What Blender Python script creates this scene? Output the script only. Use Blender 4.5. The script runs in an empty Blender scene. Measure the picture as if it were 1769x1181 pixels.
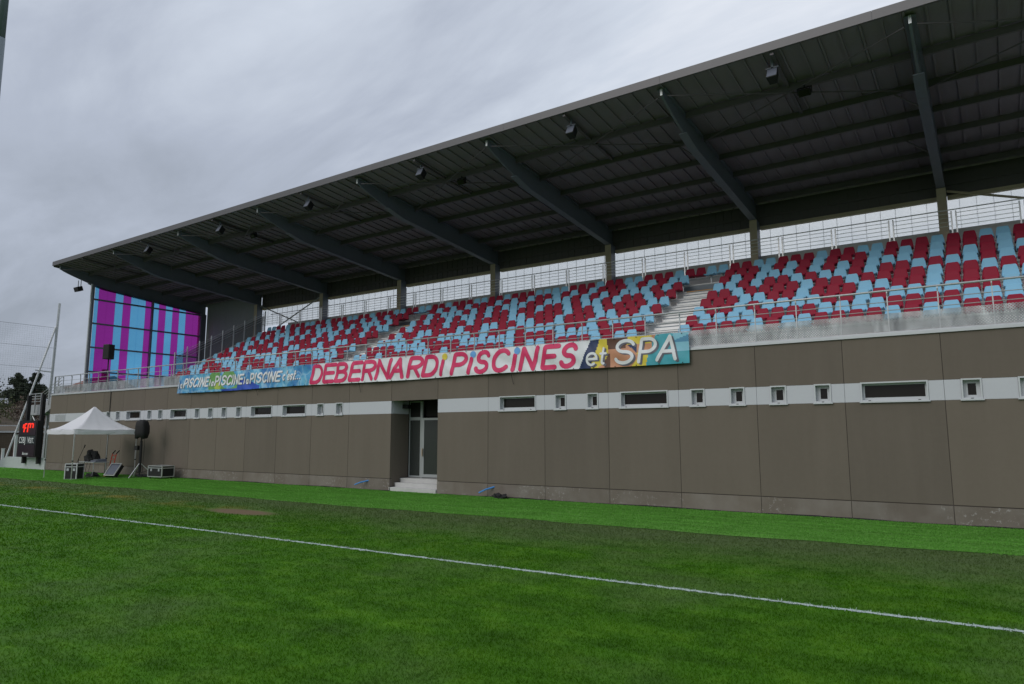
import bpy, bmesh, math, random
import numpy as np
from mathutils import Vector, Matrix
random.seed(7); rng = np.random.default_rng(7)
R = math.radians
SC = bpy.context.scene
COL = SC.collection

# ------------------------------------------------------------------ camera
cam = bpy.data.cameras.new('camera'); camo = bpy.data.objects.new('camera', cam); COL.objects.link(camo)
CAM = Vector((14.765, -19.971, 2.112))
camo.location = CAM
camo.rotation_euler = (R(90 + 7.617), R(0.0), R(34.59))
cam.lens = 24.646; cam.sensor_width = 36.0; cam.clip_end = 2000; cam.clip_start = 0.05
SC.camera = camo

# ------------------------------------------------------------------ sky, sun, exposure
SUN_EL, SUN_AZ = 33, 196          # azimuth clockwise from +Y
w = bpy.data.worlds.new('World'); SC.world = w; w.use_nodes = True
nt = w.node_tree; nt.nodes.clear()
def N(nt, t, **kw):
    n = nt.nodes.new(t)
    for k, v in kw.items():
        if k in n.inputs: n.inputs[k].default_value = v
        else: setattr(n, k, v)
    return n
def math_(nt, op, a, b=None, c=None):
    n = nt.nodes.new('ShaderNodeMath'); n.operation = op
    for i, v in enumerate((a, b, c)):
        if v is None: continue
        if isinstance(v, (int, float)): n.inputs[i].default_value = v
        else: nt.links.new(v, n.inputs[i])
    return n.outputs[0]
def mixc(nt, f, a, b, mode='MIX'):
    n = nt.nodes.new('ShaderNodeMix'); n.data_type = 'RGBA'; n.blend_type = mode
    for s, v in ((0, f), (6, a), (7, b)):
        if isinstance(v, (int, float)): n.inputs[s].default_value = v
        elif isinstance(v, tuple): n.inputs[s].default_value = (*v, 1)
        else: nt.links.new(v, n.inputs[s])
    return n.outputs[2]
def ramp(nt, f, stops):
    n = nt.nodes.new('ShaderNodeValToRGB'); e = n.color_ramp.elements
    while len(e) < len(stops): e.new(0.5)
    for el, (p, c) in zip(e, stops):
        el.position = p; el.color = (*c, 1) if isinstance(c, tuple) else (c, c, c, 1)
    nt.links.new(f, n.inputs[0]); return n.outputs[0]
def noise(nt, vec, scale, detail=4, rough=.55, dist=0.0):
    n = N(nt, 'ShaderNodeTexNoise', Scale=scale, Detail=detail, Roughness=rough, Distortion=dist)
    if vec is not None: nt.links.new(vec, n.inputs['Vector'])
    return n.outputs['Fac']
sky = N(nt, 'ShaderNodeTexSky', sky_type='NISHITA', sun_disc=False, sun_elevation=R(SUN_EL), sun_rotation=R(SUN_AZ), air_density=1.0, dust_density=3.0)
skys = nt.nodes.new('ShaderNodeVectorMath'); skys.operation = 'SCALE'; skys.inputs['Scale'].default_value = 0.10
nt.links.new(sky.outputs[0], skys.inputs[0])
tc = nt.nodes.new('ShaderNodeTexCoord')
sx = nt.nodes.new('ShaderNodeSeparateXYZ'); nt.links.new(tc.outputs['Generated'], sx.inputs[0])
zc = math_(nt, 'ADD', math_(nt, 'MAXIMUM', sx.outputs[2], 0.0), 0.28)
cv = nt.nodes.new('ShaderNodeCombineXYZ')
nt.links.new(math_(nt, 'DIVIDE', sx.outputs[0], zc), cv.inputs[0]); nt.links.new(math_(nt, 'DIVIDE', sx.outputs[1], zc), cv.inputs[1])
mp = nt.nodes.new('ShaderNodeMapping'); mp.inputs['Rotation'].default_value = (0, 0, R(38)); mp.inputs['Scale'].default_value = (0.55, 1.15, 1); mp.inputs['Location'].default_value = (0.6, 1.7, 0.2)
nt.links.new(cv.outputs[0], mp.inputs[0])
n1 = noise(nt, mp.outputs[0], 1.0, 6, .55, .25); n2 = noise(nt, mp.outputs[0], 2.6, 7, .6, .5)
cl = math_(nt, 'ADD', math_(nt, 'MULTIPLY', n1, 0.85), math_(nt, 'MULTIPLY', n2, 0.48)); cl = math_(nt, 'SUBTRACT', cl, .145)
cl = math_(nt, 'ADD', cl, math_(nt, 'MULTIPLY', math_(nt, 'SUBTRACT', math_(nt, 'MAXIMUM', sx.outputs[2], 0.0), 0.3), 0.42))
gl = math_(nt, 'ADD', math_(nt, 'MULTIPLY', sx.outputs[0], .15), math_(nt, 'MULTIPLY', sx.outputs[1], .09))
cl = math_(nt, 'ADD', cl, gl)
cc = ramp(nt, cl, [(0.22, (0.34, 0.38, 0.45)), (0.42, (0.47, 0.52, 0.62)), (0.58, (0.65, 0.71, 0.81)), (0.82, (1.02, 1.04, 1.09))])
bg = nt.nodes.new('ShaderNodeBackground'); bg.inputs['Strength'].default_value = 1.0
nt.links.new(mixc(nt, 0.93, skys.outputs[0], cc), bg.inputs['Color'])
out = nt.nodes.new('ShaderNodeOutputWorld'); nt.links.new(bg.outputs[0], out.inputs[0])
sl = bpy.data.lights.new('sun', 'SUN'); sl.energy = 1.2; sl.angle = R(40); sl.color = (1, .96, .9)
so = bpy.data.objects.new('sun', sl); COL.objects.link(so); so.location = (0, -30, 40)
sd = Vector((math.sin(R(SUN_AZ)) * math.cos(R(SUN_EL)), math.cos(R(SUN_AZ)) * math.cos(R(SUN_EL)), math.sin(R(SUN_EL))))
so.rotation_euler = sd.to_track_quat('Z', 'Y').to_euler()
SC.view_settings.view_transform = 'Standard'; SC.view_settings.look = 'None'; SC.view_settings.exposure = 0.0; SC.view_settings.gamma = 1.0
try: SC.view_settings.use_curve_mapping = False
except Exception: pass
SC.render.engine = 'CYCLES'
SC.cycles.max_bounces = 8; SC.cycles.transparent_max_bounces = 24

# ------------------------------------------------------------------ materials
MATS = {}
def pos(nt): return nt.nodes.new('ShaderNodeNewGeometry').outputs['Position']
def mat(name, col, rough=.6, metal=0.0, var=.12, scale=3.0, fine=.06, bump=0.0, bscale=60, spec=.35, translucent=0.0, clear=0.0, emit=None, coat=0.0, tint=(1, 1, 1)):
    m = bpy.data.materials.new(name); m.use_nodes = True; nt = m.node_tree
    b = nt.nodes['Principled BSDF']; o = nt.nodes['Material Output']
    p = pos(nt)
    a = math_(nt, 'MULTIPLY_ADD', noise(nt, p, scale, 5), 2 * var, 1 - var)
    f = math_(nt, 'MULTIPLY_ADD', noise(nt, p, scale * 14, 3), 2 * fine, 1 - fine)
    sc = nt.nodes.new('ShaderNodeVectorMath'); sc.operation = 'SCALE'; sc.inputs[0].default_value = col
    nt.links.new(math_(nt, 'MULTIPLY', a, f), sc.inputs['Scale'])
    nt.links.new(sc.outputs[0], b.inputs['Base Color'])
    b.inputs['Roughness'].default_value = rough; b.inputs['Metallic'].default_value = metal
    b.inputs['Specular IOR Level'].default_value = spec; b.inputs['Coat Weight'].default_value = coat
    if emit: b.inputs['Emission Color'].default_value = (*emit[0], 1); b.inputs['Emission Strength'].default_value = emit[1]
    if bump:
        bn = nt.nodes.new('ShaderNodeBump'); bn.inputs['Strength'].default_value = bump; bn.inputs['Distance'].default_value = 0.02
        nt.links.new(noise(nt, p, bscale, 4), bn.inputs['Height']); nt.links.new(bn.outputs[0], b.inputs['Normal'])
    cur = b.outputs[0]
    if translucent:
        t = nt.nodes.new('ShaderNodeBsdfTranslucent'); nt.links.new(sc.outputs[0], t.inputs['Color'])
        x = nt.nodes.new('ShaderNodeMixShader'); x.inputs[0].default_value = translucent
        nt.links.new(cur, x.inputs[1]); nt.links.new(t.outputs[0], x.inputs[2]); cur = x.outputs[0]
    if clear:
        t = nt.nodes.new('ShaderNodeBsdfTransparent'); t.inputs['Color'].default_value = (*tint, 1)
        x = nt.nodes.new('ShaderNodeMixShader'); x.inputs[0].default_value = clear
        nt.links.new(cur, x.inputs[1]); nt.links.new(t.outputs[0], x.inputs[2]); cur = x.outputs[0]
    nt.links.new(cur, o.inputs['Surface'])
    MATS[name] = m; return m
def stained_wall(name, col, lowstain=False):
    m = mat(name, col, .85, var=.07, scale=.55, fine=.05, bump=.12, bscale=160, spec=.2); nt = m.node_tree; b = nt.nodes['Principled BSDF']
    src = b.inputs['Base Color'].links[0].from_socket
    p = pos(nt)
    mp = nt.nodes.new('ShaderNodeMapping'); mp.inputs['Scale'].default_value = (1.6, 1.6, .14); nt.links.new(p, mp.inputs[0])
    oi = nt.nodes.new('ShaderNodeObjectInfo').outputs['Random']
    src = mixc(nt, 1.0, src, ramp(nt, oi, [(0.0, (.92, .92, .925)), (1.0, (1.075, 1.07, 1.06))]), 'MULTIPLY')
    st = ramp(nt, noise(nt, mp.outputs[0], 1.3, 6, .65), [(.42, 0.0), (.8, 1.0)])
    c = mixc(nt, math_(nt, 'MULTIPLY', st, .32), src, (col[0] * 1.28, col[1] * 1.28, col[2] * 1.3))
    if lowstain:   # lime splashes on the plinth
        sp = ramp(nt, noise(nt, p, 9, 6, .75), [(.56, 0.0), (.63, 1.0)])
        ar = ramp(nt, noise(nt, p, .6, 2), [(.47, 0.0), (.57, 1.0)])
        c = mixc(nt, math_(nt, 'MULTIPLY', math_(nt, 'MULTIPLY', sp, ar), .7), c, (.36, .345, .335))
        du = ramp(nt, noise(nt, p, 1.1, 4), [(.4, 0.0), (.75, 1.0)])
        c = mixc(nt, math_(nt, 'MULTIPLY', du, .3), c, (.30, .285, .27))
    nt.links.new(c, b.inputs['Base Color']); return m
stained_wall('brown_wall', (.134, .114, .093)); stained_wall('plinth', (.148, .125, .106), True)
mat('joint_brown', (.060, .050, .042), .9)
mat('white_band', (.46, .475, .51), .6, var=.04, scale=1.0, fine=.03)
mat('joint_dark', (.035, .033, .03), .9)
mat('upvc', (.46, .48, .50), .35, var=.03, spec=.5)
mat('coping', (.45, .47, .49), .45, metal=.2, var=.08)
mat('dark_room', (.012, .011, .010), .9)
mat('concrete', (.46, .455, .445), .9, var=.16, scale=2.2, fine=.12, bump=.3, bscale=40)
mat('pale_concrete', (.42, .45, .46), .9, var=.15, scale=1.2, fine=.1, bump=.2)
mat('tread', (.82, .815, .80), .7, var=.12, scale=4, fine=.08)
mat('riser', (.22, .25, .28), .7, var=.12, scale=2)
mat('orange_edge', (.50, .22, .02), .6)
mat('galv', (.42, .44, .455), .42, metal=.35, var=.22, scale=9, fine=.15)
mat('stainless', (.66, .66, .66), .3, metal=.45, var=.06)
mat('steel_dark', (.13, .142, .185), .5, var=.14, spec=.4)
mat('purlin', (.11, .095, .11), .5, metal=.1, var=.15)
mat('deck', (.195, .165, .20), .55, var=.10, scale=.8, fine=.06)
mat('fascia', (.108, .104, .110), .45, metal=.2, var=.05, scale=1)
mat('clad_dark', (.085, .075, .08), .6, var=.1, scale=.8)
mat('clad_grey', (.24, .25, .25), .55, var=.08, scale=.8)
mat('tan_and_glint_steel', (.36, .30, .215), .6, var=.2, scale=3)  # tan steel tone; on column faces it paints in warm sun glint
mat('polycarb', (.97, .965, .97), .4, var=.05, scale=.8, translucent=.85, clear=.68, tint=(1, 1, 1))
mat('purple', (.40, .035, .40), .4, var=.07, scale=.5, translucent=.8, clear=.85, tint=(.70, .23, .66))
mat('sky_blue', (.15, .52, .75), .4, var=.07, scale=.5, translucent=.8, clear=.85, tint=(.46, .78, .95))
mat('seat_red', (.27, .010, .034), .5, var=.10, scale=1.3, fine=.03, spec=.15)
mat('seat_blue', (.23, .49, .68), .5, var=.10, scale=1.3, fine=.03, spec=.2)
mat('black', (.010, .010, .011), .55, var=.2)
mat('black_cloth', (.012, .012, .013), .75, var=.3, scale=6, bump=.3, bscale=25)
mat('tent_cloth', (.74, .74, .79), .75, var=.03, scale=2, translucent=.22)
mat('alu', (.60, .61, .62), .35, metal=.7, var=.08)
mat('red_steel', (.55, .05, .02), .45)
mat('blue_pipe', (.05, .22, .55), .4)
mat('wood', (.30, .2, .1), .6)
mat('led_red', (.4, .01, .01), .5, emit=((1, .04, .02), 1.1))
mat('score_face', (.016, .008, .016), .35, spec=.5)
mat('score_panel', (.022, .030, .034), .45)
mat('white_print', (.66, .68, .70), .6, var=.02)
mat('banner_white', (.66, .68, .71), .5, var=.05, scale=1.2, spec=.4)
mat('pink_print', (.60, .035, .125), .5, var=.05, scale=1)
mat('yellow_print', (.62, .50, .06), .5); mat('dot_blue', (.13, .33, .66), .5)
mat('shadow_print', (.11, .11, .14), .5)
mat('navy_print', (.018, .035, .10), .5, var=.3); mat('skin_print', (.50, .24, .14), .5, var=.28, scale=2.5)
mat('brown_print', (.10, .045, .028), .5, var=.4); mat('teal_print', (.06, .33, .40), .5, var=.25, scale=2.5); mat('mid_blue_print', (.09, .26, .42), .5, var=.2, scale=3); mat('pale_teal', (.22, .48, .60), .5, var=.2, scale=3)
mat('mast', (.13, .165, .19), .5, metal=.3, var=.08)
mat('bark', (.06, .045, .03), .9); mat('conifer', (.028, .040, .022), .9, var=.4, scale=.8); mat('brush', (.085, .058, .045), .9, var=.3); mat('hedge', (.05, .06, .02), .9, var=.4, scale=.8)
mat('bank', (.075, .06, .042), .95, var=.35, scale=.4, fine=.25)
mat('roof_tile', (.16, .06, .045), .8); mat('render', (.45, .42, .38), .85)
mat('netting', (.10, .11, .11), .8)
mat('white_post', (.62, .64, .66), .5)
m = mat('glass', (.014, .012, .010), .05, var=.3, scale=1.5, spec=.22)
m = mat('door_glass', (.05, .056, .053), .12, var=.05, spec=.35, clear=.25)
mat('upvc_shaded', (.30, .32, .32), .4, var=.05)  # white door frames darkened: shade of the recess put into the colour
m = mat('mesh_infill', (.085, .09, .095), .6, var=.1, clear=.42)
# perforated galvanised sheet: real see-through holes
m = mat('perf', (.33, .35, .36), .4, metal=.3, var=.55, scale=2.0, fine=.25); nt_ = m.node_tree
p = pos(nt_)
b_ = nt_.nodes['Principled BSDF']; mq = nt_.nodes.new('ShaderNodeMapping'); mq.inputs['Rotation'].default_value = (0, R(35), 0); mq.inputs['Scale'].default_value = (2.2, 1, .7); nt_.links.new(p, mq.inputs[0])
nt_.links.new(mixc(nt_, 1.0, b_.inputs['Base Color'].links[0].from_socket, ramp(nt_, noise(nt_, mq.outputs[0], 1.5, 5, .6, .8), [(.34, .52), (.5, .95), (.66, 1.35)]), 'MULTIPLY'), b_.inputs['Base Color'])
mp = nt_.nodes.new('ShaderNodeMapping'); mp.inputs['Rotation'].default_value = (0, R(45), 0); nt_.links.new(p, mp.inputs[0])
sp = nt_.nodes.new('ShaderNodeSeparateXYZ'); nt_.links.new(mp.outputs[0], sp.inputs[0])
def cell(s): return math_(nt_, 'SUBTRACT', math_(nt_, 'FRACT', math_(nt_, 'MULTIPLY', s, 21.0)), .5)
cx, cz = cell(sp.outputs[0]), cell(sp.outputs[2])
rr = math_(nt_, 'ADD', math_(nt_, 'MULTIPLY', cx, cx), math_(nt_, 'MULTIPLY', cz, cz))
hole = math_(nt_, 'LESS_THAN', rr, .075)
tr = nt_.nodes.new('ShaderNodeBsdfTransparent'); xs = nt_.nodes.new('ShaderNodeMixShader')
nt_.links.new(hole, xs.inputs[0]); nt_.links.new(nt_.nodes['Principled BSDF'].outputs[0], xs.inputs[1]); nt_.links.new(tr.outputs[0], xs.inputs[2]); nt_.links.new(xs.outputs[0], nt_.nodes['Material Output'].inputs['Surface'])
# pool-water print of the banner
m = mat('pool_print', (.1, .3, .5), .5, spec=.4); nt_ = m.node_tree; p = pos(nt_); b_ = nt_.nodes['Principled BSDF']
wv = nt_.nodes.new('ShaderNodeTexVoronoi'); wv.feature = 'DISTANCE_TO_EDGE'; wv.inputs['Scale'].default_value = 1.7
dn = nt_.nodes.new('ShaderNodeTexNoise'); dn.inputs['Scale'].default_value = 1.6; nt_.links.new(p, dn.inputs['Vector'])
va = nt_.nodes.new('ShaderNodeVectorMath'); va.operation = 'MULTIPLY_ADD'; nt_.links.new(dn.outputs['Color'], va.inputs[0]); va.inputs[1].default_value = (.9, .9, .9); nt_.links.new(p, va.inputs[2]); nt_.links.new(va.outputs[0], wv.inputs['Vector'])
edge = ramp(nt_, wv.outputs['Distance'], [(0.0, 1.0), (.10, 0.0)])
base = ramp(nt_, noise(nt_, p, 1.1, 4), [(.35, (.035, .16, .42)), (.52, (.075, .32, .55)), (.7, (.20, .50, .68))])
nt_.links.new(mixc(nt_, math_(nt_, 'MULTIPLY', edge, .45), base, (.42, .62, .70)), b_.inputs['Base Color'])
mat('deep_blue_print', (.025, .075, .40), .5, var=.25, scale=2); mat('green_print', (.13, .31, .09), .5, var=.3, scale=2); mat('lime_print', (.36, .45, .08), .5, var=.2)

# lawn: real colour differences of the turf (worn strip, straw, bare earth)
def lawn(name, blade=False):
    m = bpy.data.materials.new(name); m.use_nodes = True; nt = m.node_tree; b = nt.nodes['Principled BSDF']; p = pos(nt)
    s = nt.nodes.new('ShaderNodeSeparateXYZ'); nt.links.new(p, s.inputs[0])
    big = noise(nt, p, .35, 4, .6); mid = noise(nt, p, 1.7, 5, .65)
    fine = noise(nt, p, 26, 5, .75); vf = noise(nt, p, 90, 3, .8)
    g = ramp(nt, mid, [(.32, (.028, .090, .004)), (.5, (.042, .126, .006)), (.68, (.064, .162, .009))])
    ms = nt.nodes.new('ShaderNodeMapping'); ms.inputs['Scale'].default_value = (.35, 2.2, 1); ms.inputs['Rotation'].default_value = (0, 0, R(8)); nt.links.new(p, ms.inputs[0])
    g = mixc(nt, 1.0, g, ramp(nt, noise(nt, ms.outputs[0], 1.0, 5, .65), [(.34, .80), (.66, 1.16)]), 'MULTIPLY')
    g = mixc(nt, ramp(nt, big, [(.48, 0.0), (.64, .45)]), g, (.078, .128, .042))
    yy = math_(nt, 'ADD', s.outputs[1], math_(nt, 'MULTIPLY', math_(nt, 'SUBTRACT', mid, .5), 3.0))
    worn = ramp(nt, math_(nt, 'MULTIPLY_ADD', yy, .125, 1.35), [(.30, 0.0), (.62, 1.0)])      # y -8.4 .. -5.8
    g = mixc(nt, math_(nt, 'MULTIPLY', worn, .70), g, (.082, .108, .050))
    # straw band west of the bare patch
    dy = math_(nt, 'ABSOLUTE', math_(nt, 'ADD', math_(nt, 'ADD', s.outputs[1], 7.5), math_(nt, 'MULTIPLY', s.outputs[0], .03)))
    st = math_(nt, 'MULTIPLY', ramp(nt, dy, [(.1, 1.0), (.75, 0.0)]), ramp(nt, noise(nt, p, .8, 4), [(.46, 0.0), (.62, 1.0)]))
    st = math_(nt, 'MULTIPLY', st, ramp(nt, math_(nt, 'MULTIPLY_ADD', s.outputs[0], -.05, .0), [(.04, 0.0), (.35, 1.0)]))
    g = mixc(nt, math_(nt, 'MULTIPLY', st, .75), g, (.185, .165, .035))
    ex = math_(nt, 'MULTIPLY', math_(nt, 'ADD', s.outputs[0], 2.9), .48); ey = math_(nt, 'MULTIPLY', math_(nt, 'ADD', s.outputs[1], 7.75), 1.35)
    ed = math_(nt, 'ADD', math_(nt, 'SQRT', math_(nt, 'ADD', math_(nt, 'MULTIPLY', ex, ex), math_(nt, 'MULTIPLY', ey, ey))), math_(nt, 'MULTIPLY', math_(nt, 'SUBTRACT', fine, .5), 1.1))
    g = mixc(nt, ramp(nt, ed, [(.45, .9), (.75, 0.0)]), g, (.150, .100, .070))
    if blade:
        ri = nt.nodes.new('ShaderNodeNewGeometry').outputs['Random Per Island']
        g = mixc(nt, 1.0, g, ramp(nt, ri, [(0.0, .92), (.7, 1.14), (.98, 1.25), (1.0, 1.7)]), 'MULTIPLY')
    else:
        g = mixc(nt, 1.0, g, ramp(nt, fine, [(.3, .86), (.7, 1.18)]), 'MULTIPLY'); g = mixc(nt, 1.0, g, ramp(nt, vf, [(.3, .88), (.7, 1.14)]), 'MULTIPLY')
        bn = nt.nodes.new('ShaderNodeBump'); bn.inputs['Strength'].default_value = .5; bn.inputs['Distance'].default_value = .03
        nt.links.new(fine, bn.inputs['Height']); nt.links.new(bn.outputs[0], b.inputs['Normal'])
    if blade:   # thin leaves let half the light through
        df = nt.nodes.new('ShaderNodeBsdfDiffuse'); tl = nt.nodes.new('ShaderNodeBsdfTranslucent'); xx = nt.nodes.new('ShaderNodeMixShader'); xx.inputs[0].default_value = .5
        g2 = mixc(nt, 1.0, g, (1.17, 1.15, 1.1), 'MULTIPLY')
        for q in (df, tl): nt.links.new(g2, q.inputs['Color'])
        nt.links.new(df.outputs[0], xx.inputs[1]); nt.links.new(tl.outputs[0], xx.inputs[2]); nt.links.new(xx.outputs[0], nt.nodes['Material Output'].inputs['Surface'])
    nt.links.new(g, b.inputs['Base Color']); b.inputs['Roughness'].default_value = .8; b.inputs['Specular IOR Level'].default_value = .12
    MATS[name] = m
lawn('lawn'); lawn('lawn_blade', True)
m = mat('turf_strip', (.106, .272, .046), .85, var=.16, scale=1.1, fine=.2, bump=.5, bscale=120, spec=.12); nt_ = m.node_tree; b_ = nt_.nodes['Principled BSDF']
p = pos(nt_); mp = nt_.nodes.new('ShaderNodeMapping'); mp.inputs['Scale'].default_value = (.25, 3.2, 1); nt_.links.new(p, mp.inputs[0])
nt_.links.new(mixc(nt_, 1.0, b_.inputs['Base Color'].links[0].from_socket, ramp(nt_, noise(nt_, mp.outputs[0], 1.2, 5, .7), [(.35, .80), (.65, 1.16)]), 'MULTIPLY'), b_.inputs['Base Color'])
def leafy(m):
    nt = m.node_tree; src = nt.nodes['Principled BSDF'].inputs['Base Color'].links[0].from_socket
    df = nt.nodes.new('ShaderNodeBsdfDiffuse'); tl = nt.nodes.new('ShaderNodeBsdfTranslucent'); xx = nt.nodes.new('ShaderNodeMixShader'); xx.inputs[0].default_value = .5
    g2 = mixc(nt, 1.0, src, (1.3, 1.3, 1.3), 'MULTIPLY')
    for q in (df, tl): nt.links.new(g2, q.inputs['Color'])
    nt.links.new(df.outputs[0], xx.inputs[1]); nt.links.new(tl.outputs[0], xx.inputs[2]); nt.links.new(xx.outputs[0], nt.nodes['Material Output'].inputs['Surface'])
m = MATS['turf_strip'].copy(); m.name = 'turf_pile'; MATS['turf_pile'] = m; leafy(m)
mat('line_paint', (.36, .44, .42), .8, var=.35, scale=5, fine=.25)

# ------------------------------------------------------------------ builders
BASE = {}
class MB:
    def __init__(s): s.v = []; s.f = []; s.m = []
    def quad(s, *pts, m=0):
        i = len(s.v); s.v += [tuple(p) for p in pts]; s.f.append(tuple(range(i, i + len(pts)))); s.m.append(m); return s
    def box(s, x0, x1, y0, y1, z0, z1, m=0):
        i = len(s.v); s.v += [(x, y, z) for z in (z0, z1) for y in (y0, y1) for x in (x0, x1)]
        for a in ((0, 2, 3, 1), (4, 5, 7, 6), (0, 1, 5, 4), (2, 6, 7, 3), (0, 4, 6, 2), (1, 3, 7, 5)): s.f.append(tuple(i + k for k in a)); s.m.append(m)
        return s
    def hexa(s, P, m=0):      # 8 points ordered like box
        i = len(s.v); s.v += [tuple(p) for p in P]
        for a in ((0, 2, 3, 1), (4, 5, 7, 6), (0, 1, 5, 4), (2, 6, 7, 3), (0, 4, 6, 2), (1, 3, 7, 5)): s.f.append(tuple(i + k for k in a)); s.m.append(m)
        return s
    def obox(s, c, half, rot, m=0):
        c = Vector(c); M = rot
        return s.hexa([c + M @ Vector((a * half[0], b * half[1], d * half[2])) for d in (-1, 1) for b in (-1, 1) for a in (-1, 1)], m)
    def prism_x(s, yz, x0, x1, m=0):
        n = len(yz); i = len(s.v); s.v += [(x0, y, z) for y, z in yz] + [(x1, y, z) for y, z in yz]
        s.f.append(tuple(i + k for k in range(n))); s.f.append(tuple(i + n + k for k in reversed(range(n)))); s.m += [m, m]
        for k in range(n): s.f.append((i + k, i + n + k, i + n + (k + 1) % n, i + (k + 1) % n)); s.m.append(m)
        return s
    def prism_y(s, xz, y0, y1, m=0):
        n = len(xz); i = len(s.v); s.v += [(x, y0, z) for x, z in xz] + [(x, y1, z) for x, z in xz]
        s.f.append(tuple(i + k for k in range(n))); s.f.append(tuple(i + n + k for k in reversed(range(n)))); s.m += [m, m]
        for k in range(n): s.f.append((i + k, i + n + k, i + n + (k + 1) % n, i + (k + 1) % n)); s.m.append(m)
        return s
    def tube(s, p0, p1, r0, r1=None, n=8, m=0):
        r1 = r0 if r1 is None else r1; p0, p1 = Vector(p0), Vector(p1); d = (p1 - p0).normalized()
        a = d.orthogonal().normalized(); b = d.cross(a); i = len(s.v)
        for p, r in ((p0, r0), (p1, r1)):
            for k in range(n):
                t = 2 * math.pi * k / n; s.v.append(tuple(p + a * (r * math.cos(t)) + b * (r * math.sin(t))))
        for k in range(n): s.f.append((i + k, i + (k + 1) % n, i + n + (k + 1) % n, i + n + k)); s.m.append(m)
        s.f.append(tuple(i + k for k in reversed(range(n)))); s.f.append(tuple(i + n + k for k in range(n))); s.m += [m, m]
        return s
    def path(s, pts, r, n=6, m=0):
        for a, b in zip(pts[:-1], pts[1:]): s.tube(a, b, r, n=n, m=m)
        return s
    def build(s, name, mats, parent=None, smooth=False, bevel=0, **props):
        me = bpy.data.meshes.new(name); base = BASE.get(parent.name, Vector()) if parent else props.pop('base', Vector())
        base = Vector(base)
        me.from_pydata([tuple(Vector(v) - base) for v in s.v], [], s.f)
        for q in ([mats] if isinstance(mats, str) else mats): me.materials.append(MATS[q])
        if len(me.materials) > 1: me.polygons.foreach_set('material_index', s.m)
        bm = bmesh.new(); bm.from_mesh(me); bmesh.ops.recalc_face_normals(bm, faces=bm.faces); bm.to_mesh(me); bm.free()
        if smooth: me.polygons.foreach_set('use_smooth', [True] * len(me.polygons))
        o = bpy.data.objects.new(name, me); COL.objects.link(o)
        if parent: o.parent = parent; BASE[o.name] = base
        else: o.location = base; BASE[o.name] = base
        if bevel:
            bv = o.modifiers.new('bevel', 'BEVEL'); bv.width = bevel; bv.segments = 2; bv.limit_method = 'ANGLE'
        for k, v in props.items(): o[k] = v
        return o
def thing(name, loc, label, cat, group=None):
    o = bpy.data.objects.new(name, None); COL.objects.link(o); o.location = loc; o['label'] = label; o['category'] = cat
    if group: o['group'] = group
    o.empty_display_size = .2; BASE[o.name] = Vector(loc); return o
def share(src, name, parent, off):
    """a like piece that shares the mesh of src, shifted by off"""
    o = bpy.data.objects.new(name, src.data); COL.objects.link(o); o.parent = parent; o.location = src.location + Vector(off); BASE[o.name] = BASE[parent.name]; return o
def rotz(a): return Matrix.Rotation(a, 3, 'Z')
ORD = ['', 'first', 'second', 'third', 'fourth', 'fifth', 'sixth', 'seventh', 'eighth', 'ninth', 'tenth', '11th', '12th', '13th', '14th', '15th', '16th', '17th', '18th', '19th', '20th', '21st', '22nd', '23rd', '24th', '25th', '26th', '27th', '28th', '29th', '30th']

# ================================================================== GROUND
g = MB(); 
xs_ = [-900, -300, -120, -60, 60, 120, 300, 900]
for a, b in zip(xs_[:-1], xs_[1:]):
    for c, d in zip(xs_[:-1], xs_[1:]): g.quad((a, c, 0), (b, c, 0), (b, d, 0), (a, d, 0))
g.build('ground', 'lawn', kind='structure')
g = MB(); prev = None
for i in range(0, 241):
    x = -44 + i * .3
    e = -4.95 + .035 * max(0, x) + random.uniform(-.03, .03) + .10 * math.sin(x * .5) + .06 * math.sin(x * 1.7 + 1) + random.uniform(-.02, .02)
    if prev: g.quad((prev[0], prev[1], .012), (x, e, .012), (x, 8, .012), (prev[0], 8, .012))
    prev = (x, e)
g.build('artificial_turf_strip', 'turf_strip', kind='structure')
g = MB(); prev = None
for i in range(0, 1001):
    x = -45 + i * .075; j0, j1 = random.uniform(-.028, .028), random.uniform(-.028, .028)
    wv_ = .012 * math.sin(x * .6) + .02 * (x - 5)
    if prev: g.quad((prev[0], prev[1], .006), (x, -10.515 + j0 + wv_, .006), (x, -10.425 + j1 + wv_, .006), (prev[0], prev[2], .006))
    prev = (x, -10.515 + j0 + wv_, -10.425 + j1 + wv_)
g.build('touch_line', 'line_paint', kind='structure')
# mown blades, thinning with distance
def blades(n):
    r = 3.2 * np.exp(rng.random(n) * math.log(62 / 3.2)); a = R(34.59) + (rng.random(n) - .5) * R(88)
    x = CAM.x - np.sin(a) * r; y = CAM.y + np.cos(a) * r
    dirt = (((x + 2.9) * .48) ** 2 + ((y + 7.75) * 1.35) ** 2) < .5
    k = (y < -4.97 + .035 * np.maximum(0, x)) & ~dirt; x, y, r = x[k], y[k], r[k]; n = len(x)
    th = rng.random(n) * 2 * np.pi; wd = .0026 * np.maximum(1, r / 4.5); h = (.014 + .018 * rng.random(n)) * np.minimum(1.4, np.maximum(1, r / 14))
    ln = .012 + .012 * rng.random(n); lt = rng.random(n) * 2 * np.pi
    v = np.zeros((n, 3, 3))
    v[:, 0, 0] = x - np.cos(th) * wd; v[:, 0, 1] = y - np.sin(th) * wd
    v[:, 1, 0] = x + np.cos(th) * wd; v[:, 1, 1] = y + np.sin(th) * wd
    v[:, 2, 0] = x + np.cos(lt) * ln; v[:, 2, 1] = y + np.sin(lt) * ln; v[:, 2, 2] = h
    online = (np.abs(y + 10.47 - .012 * np.sin(x * .6) - .02 * (x - 5)) < .04 + .05 * rng.random(n)) & (rng.random(n) < .75)
    return v, online
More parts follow.
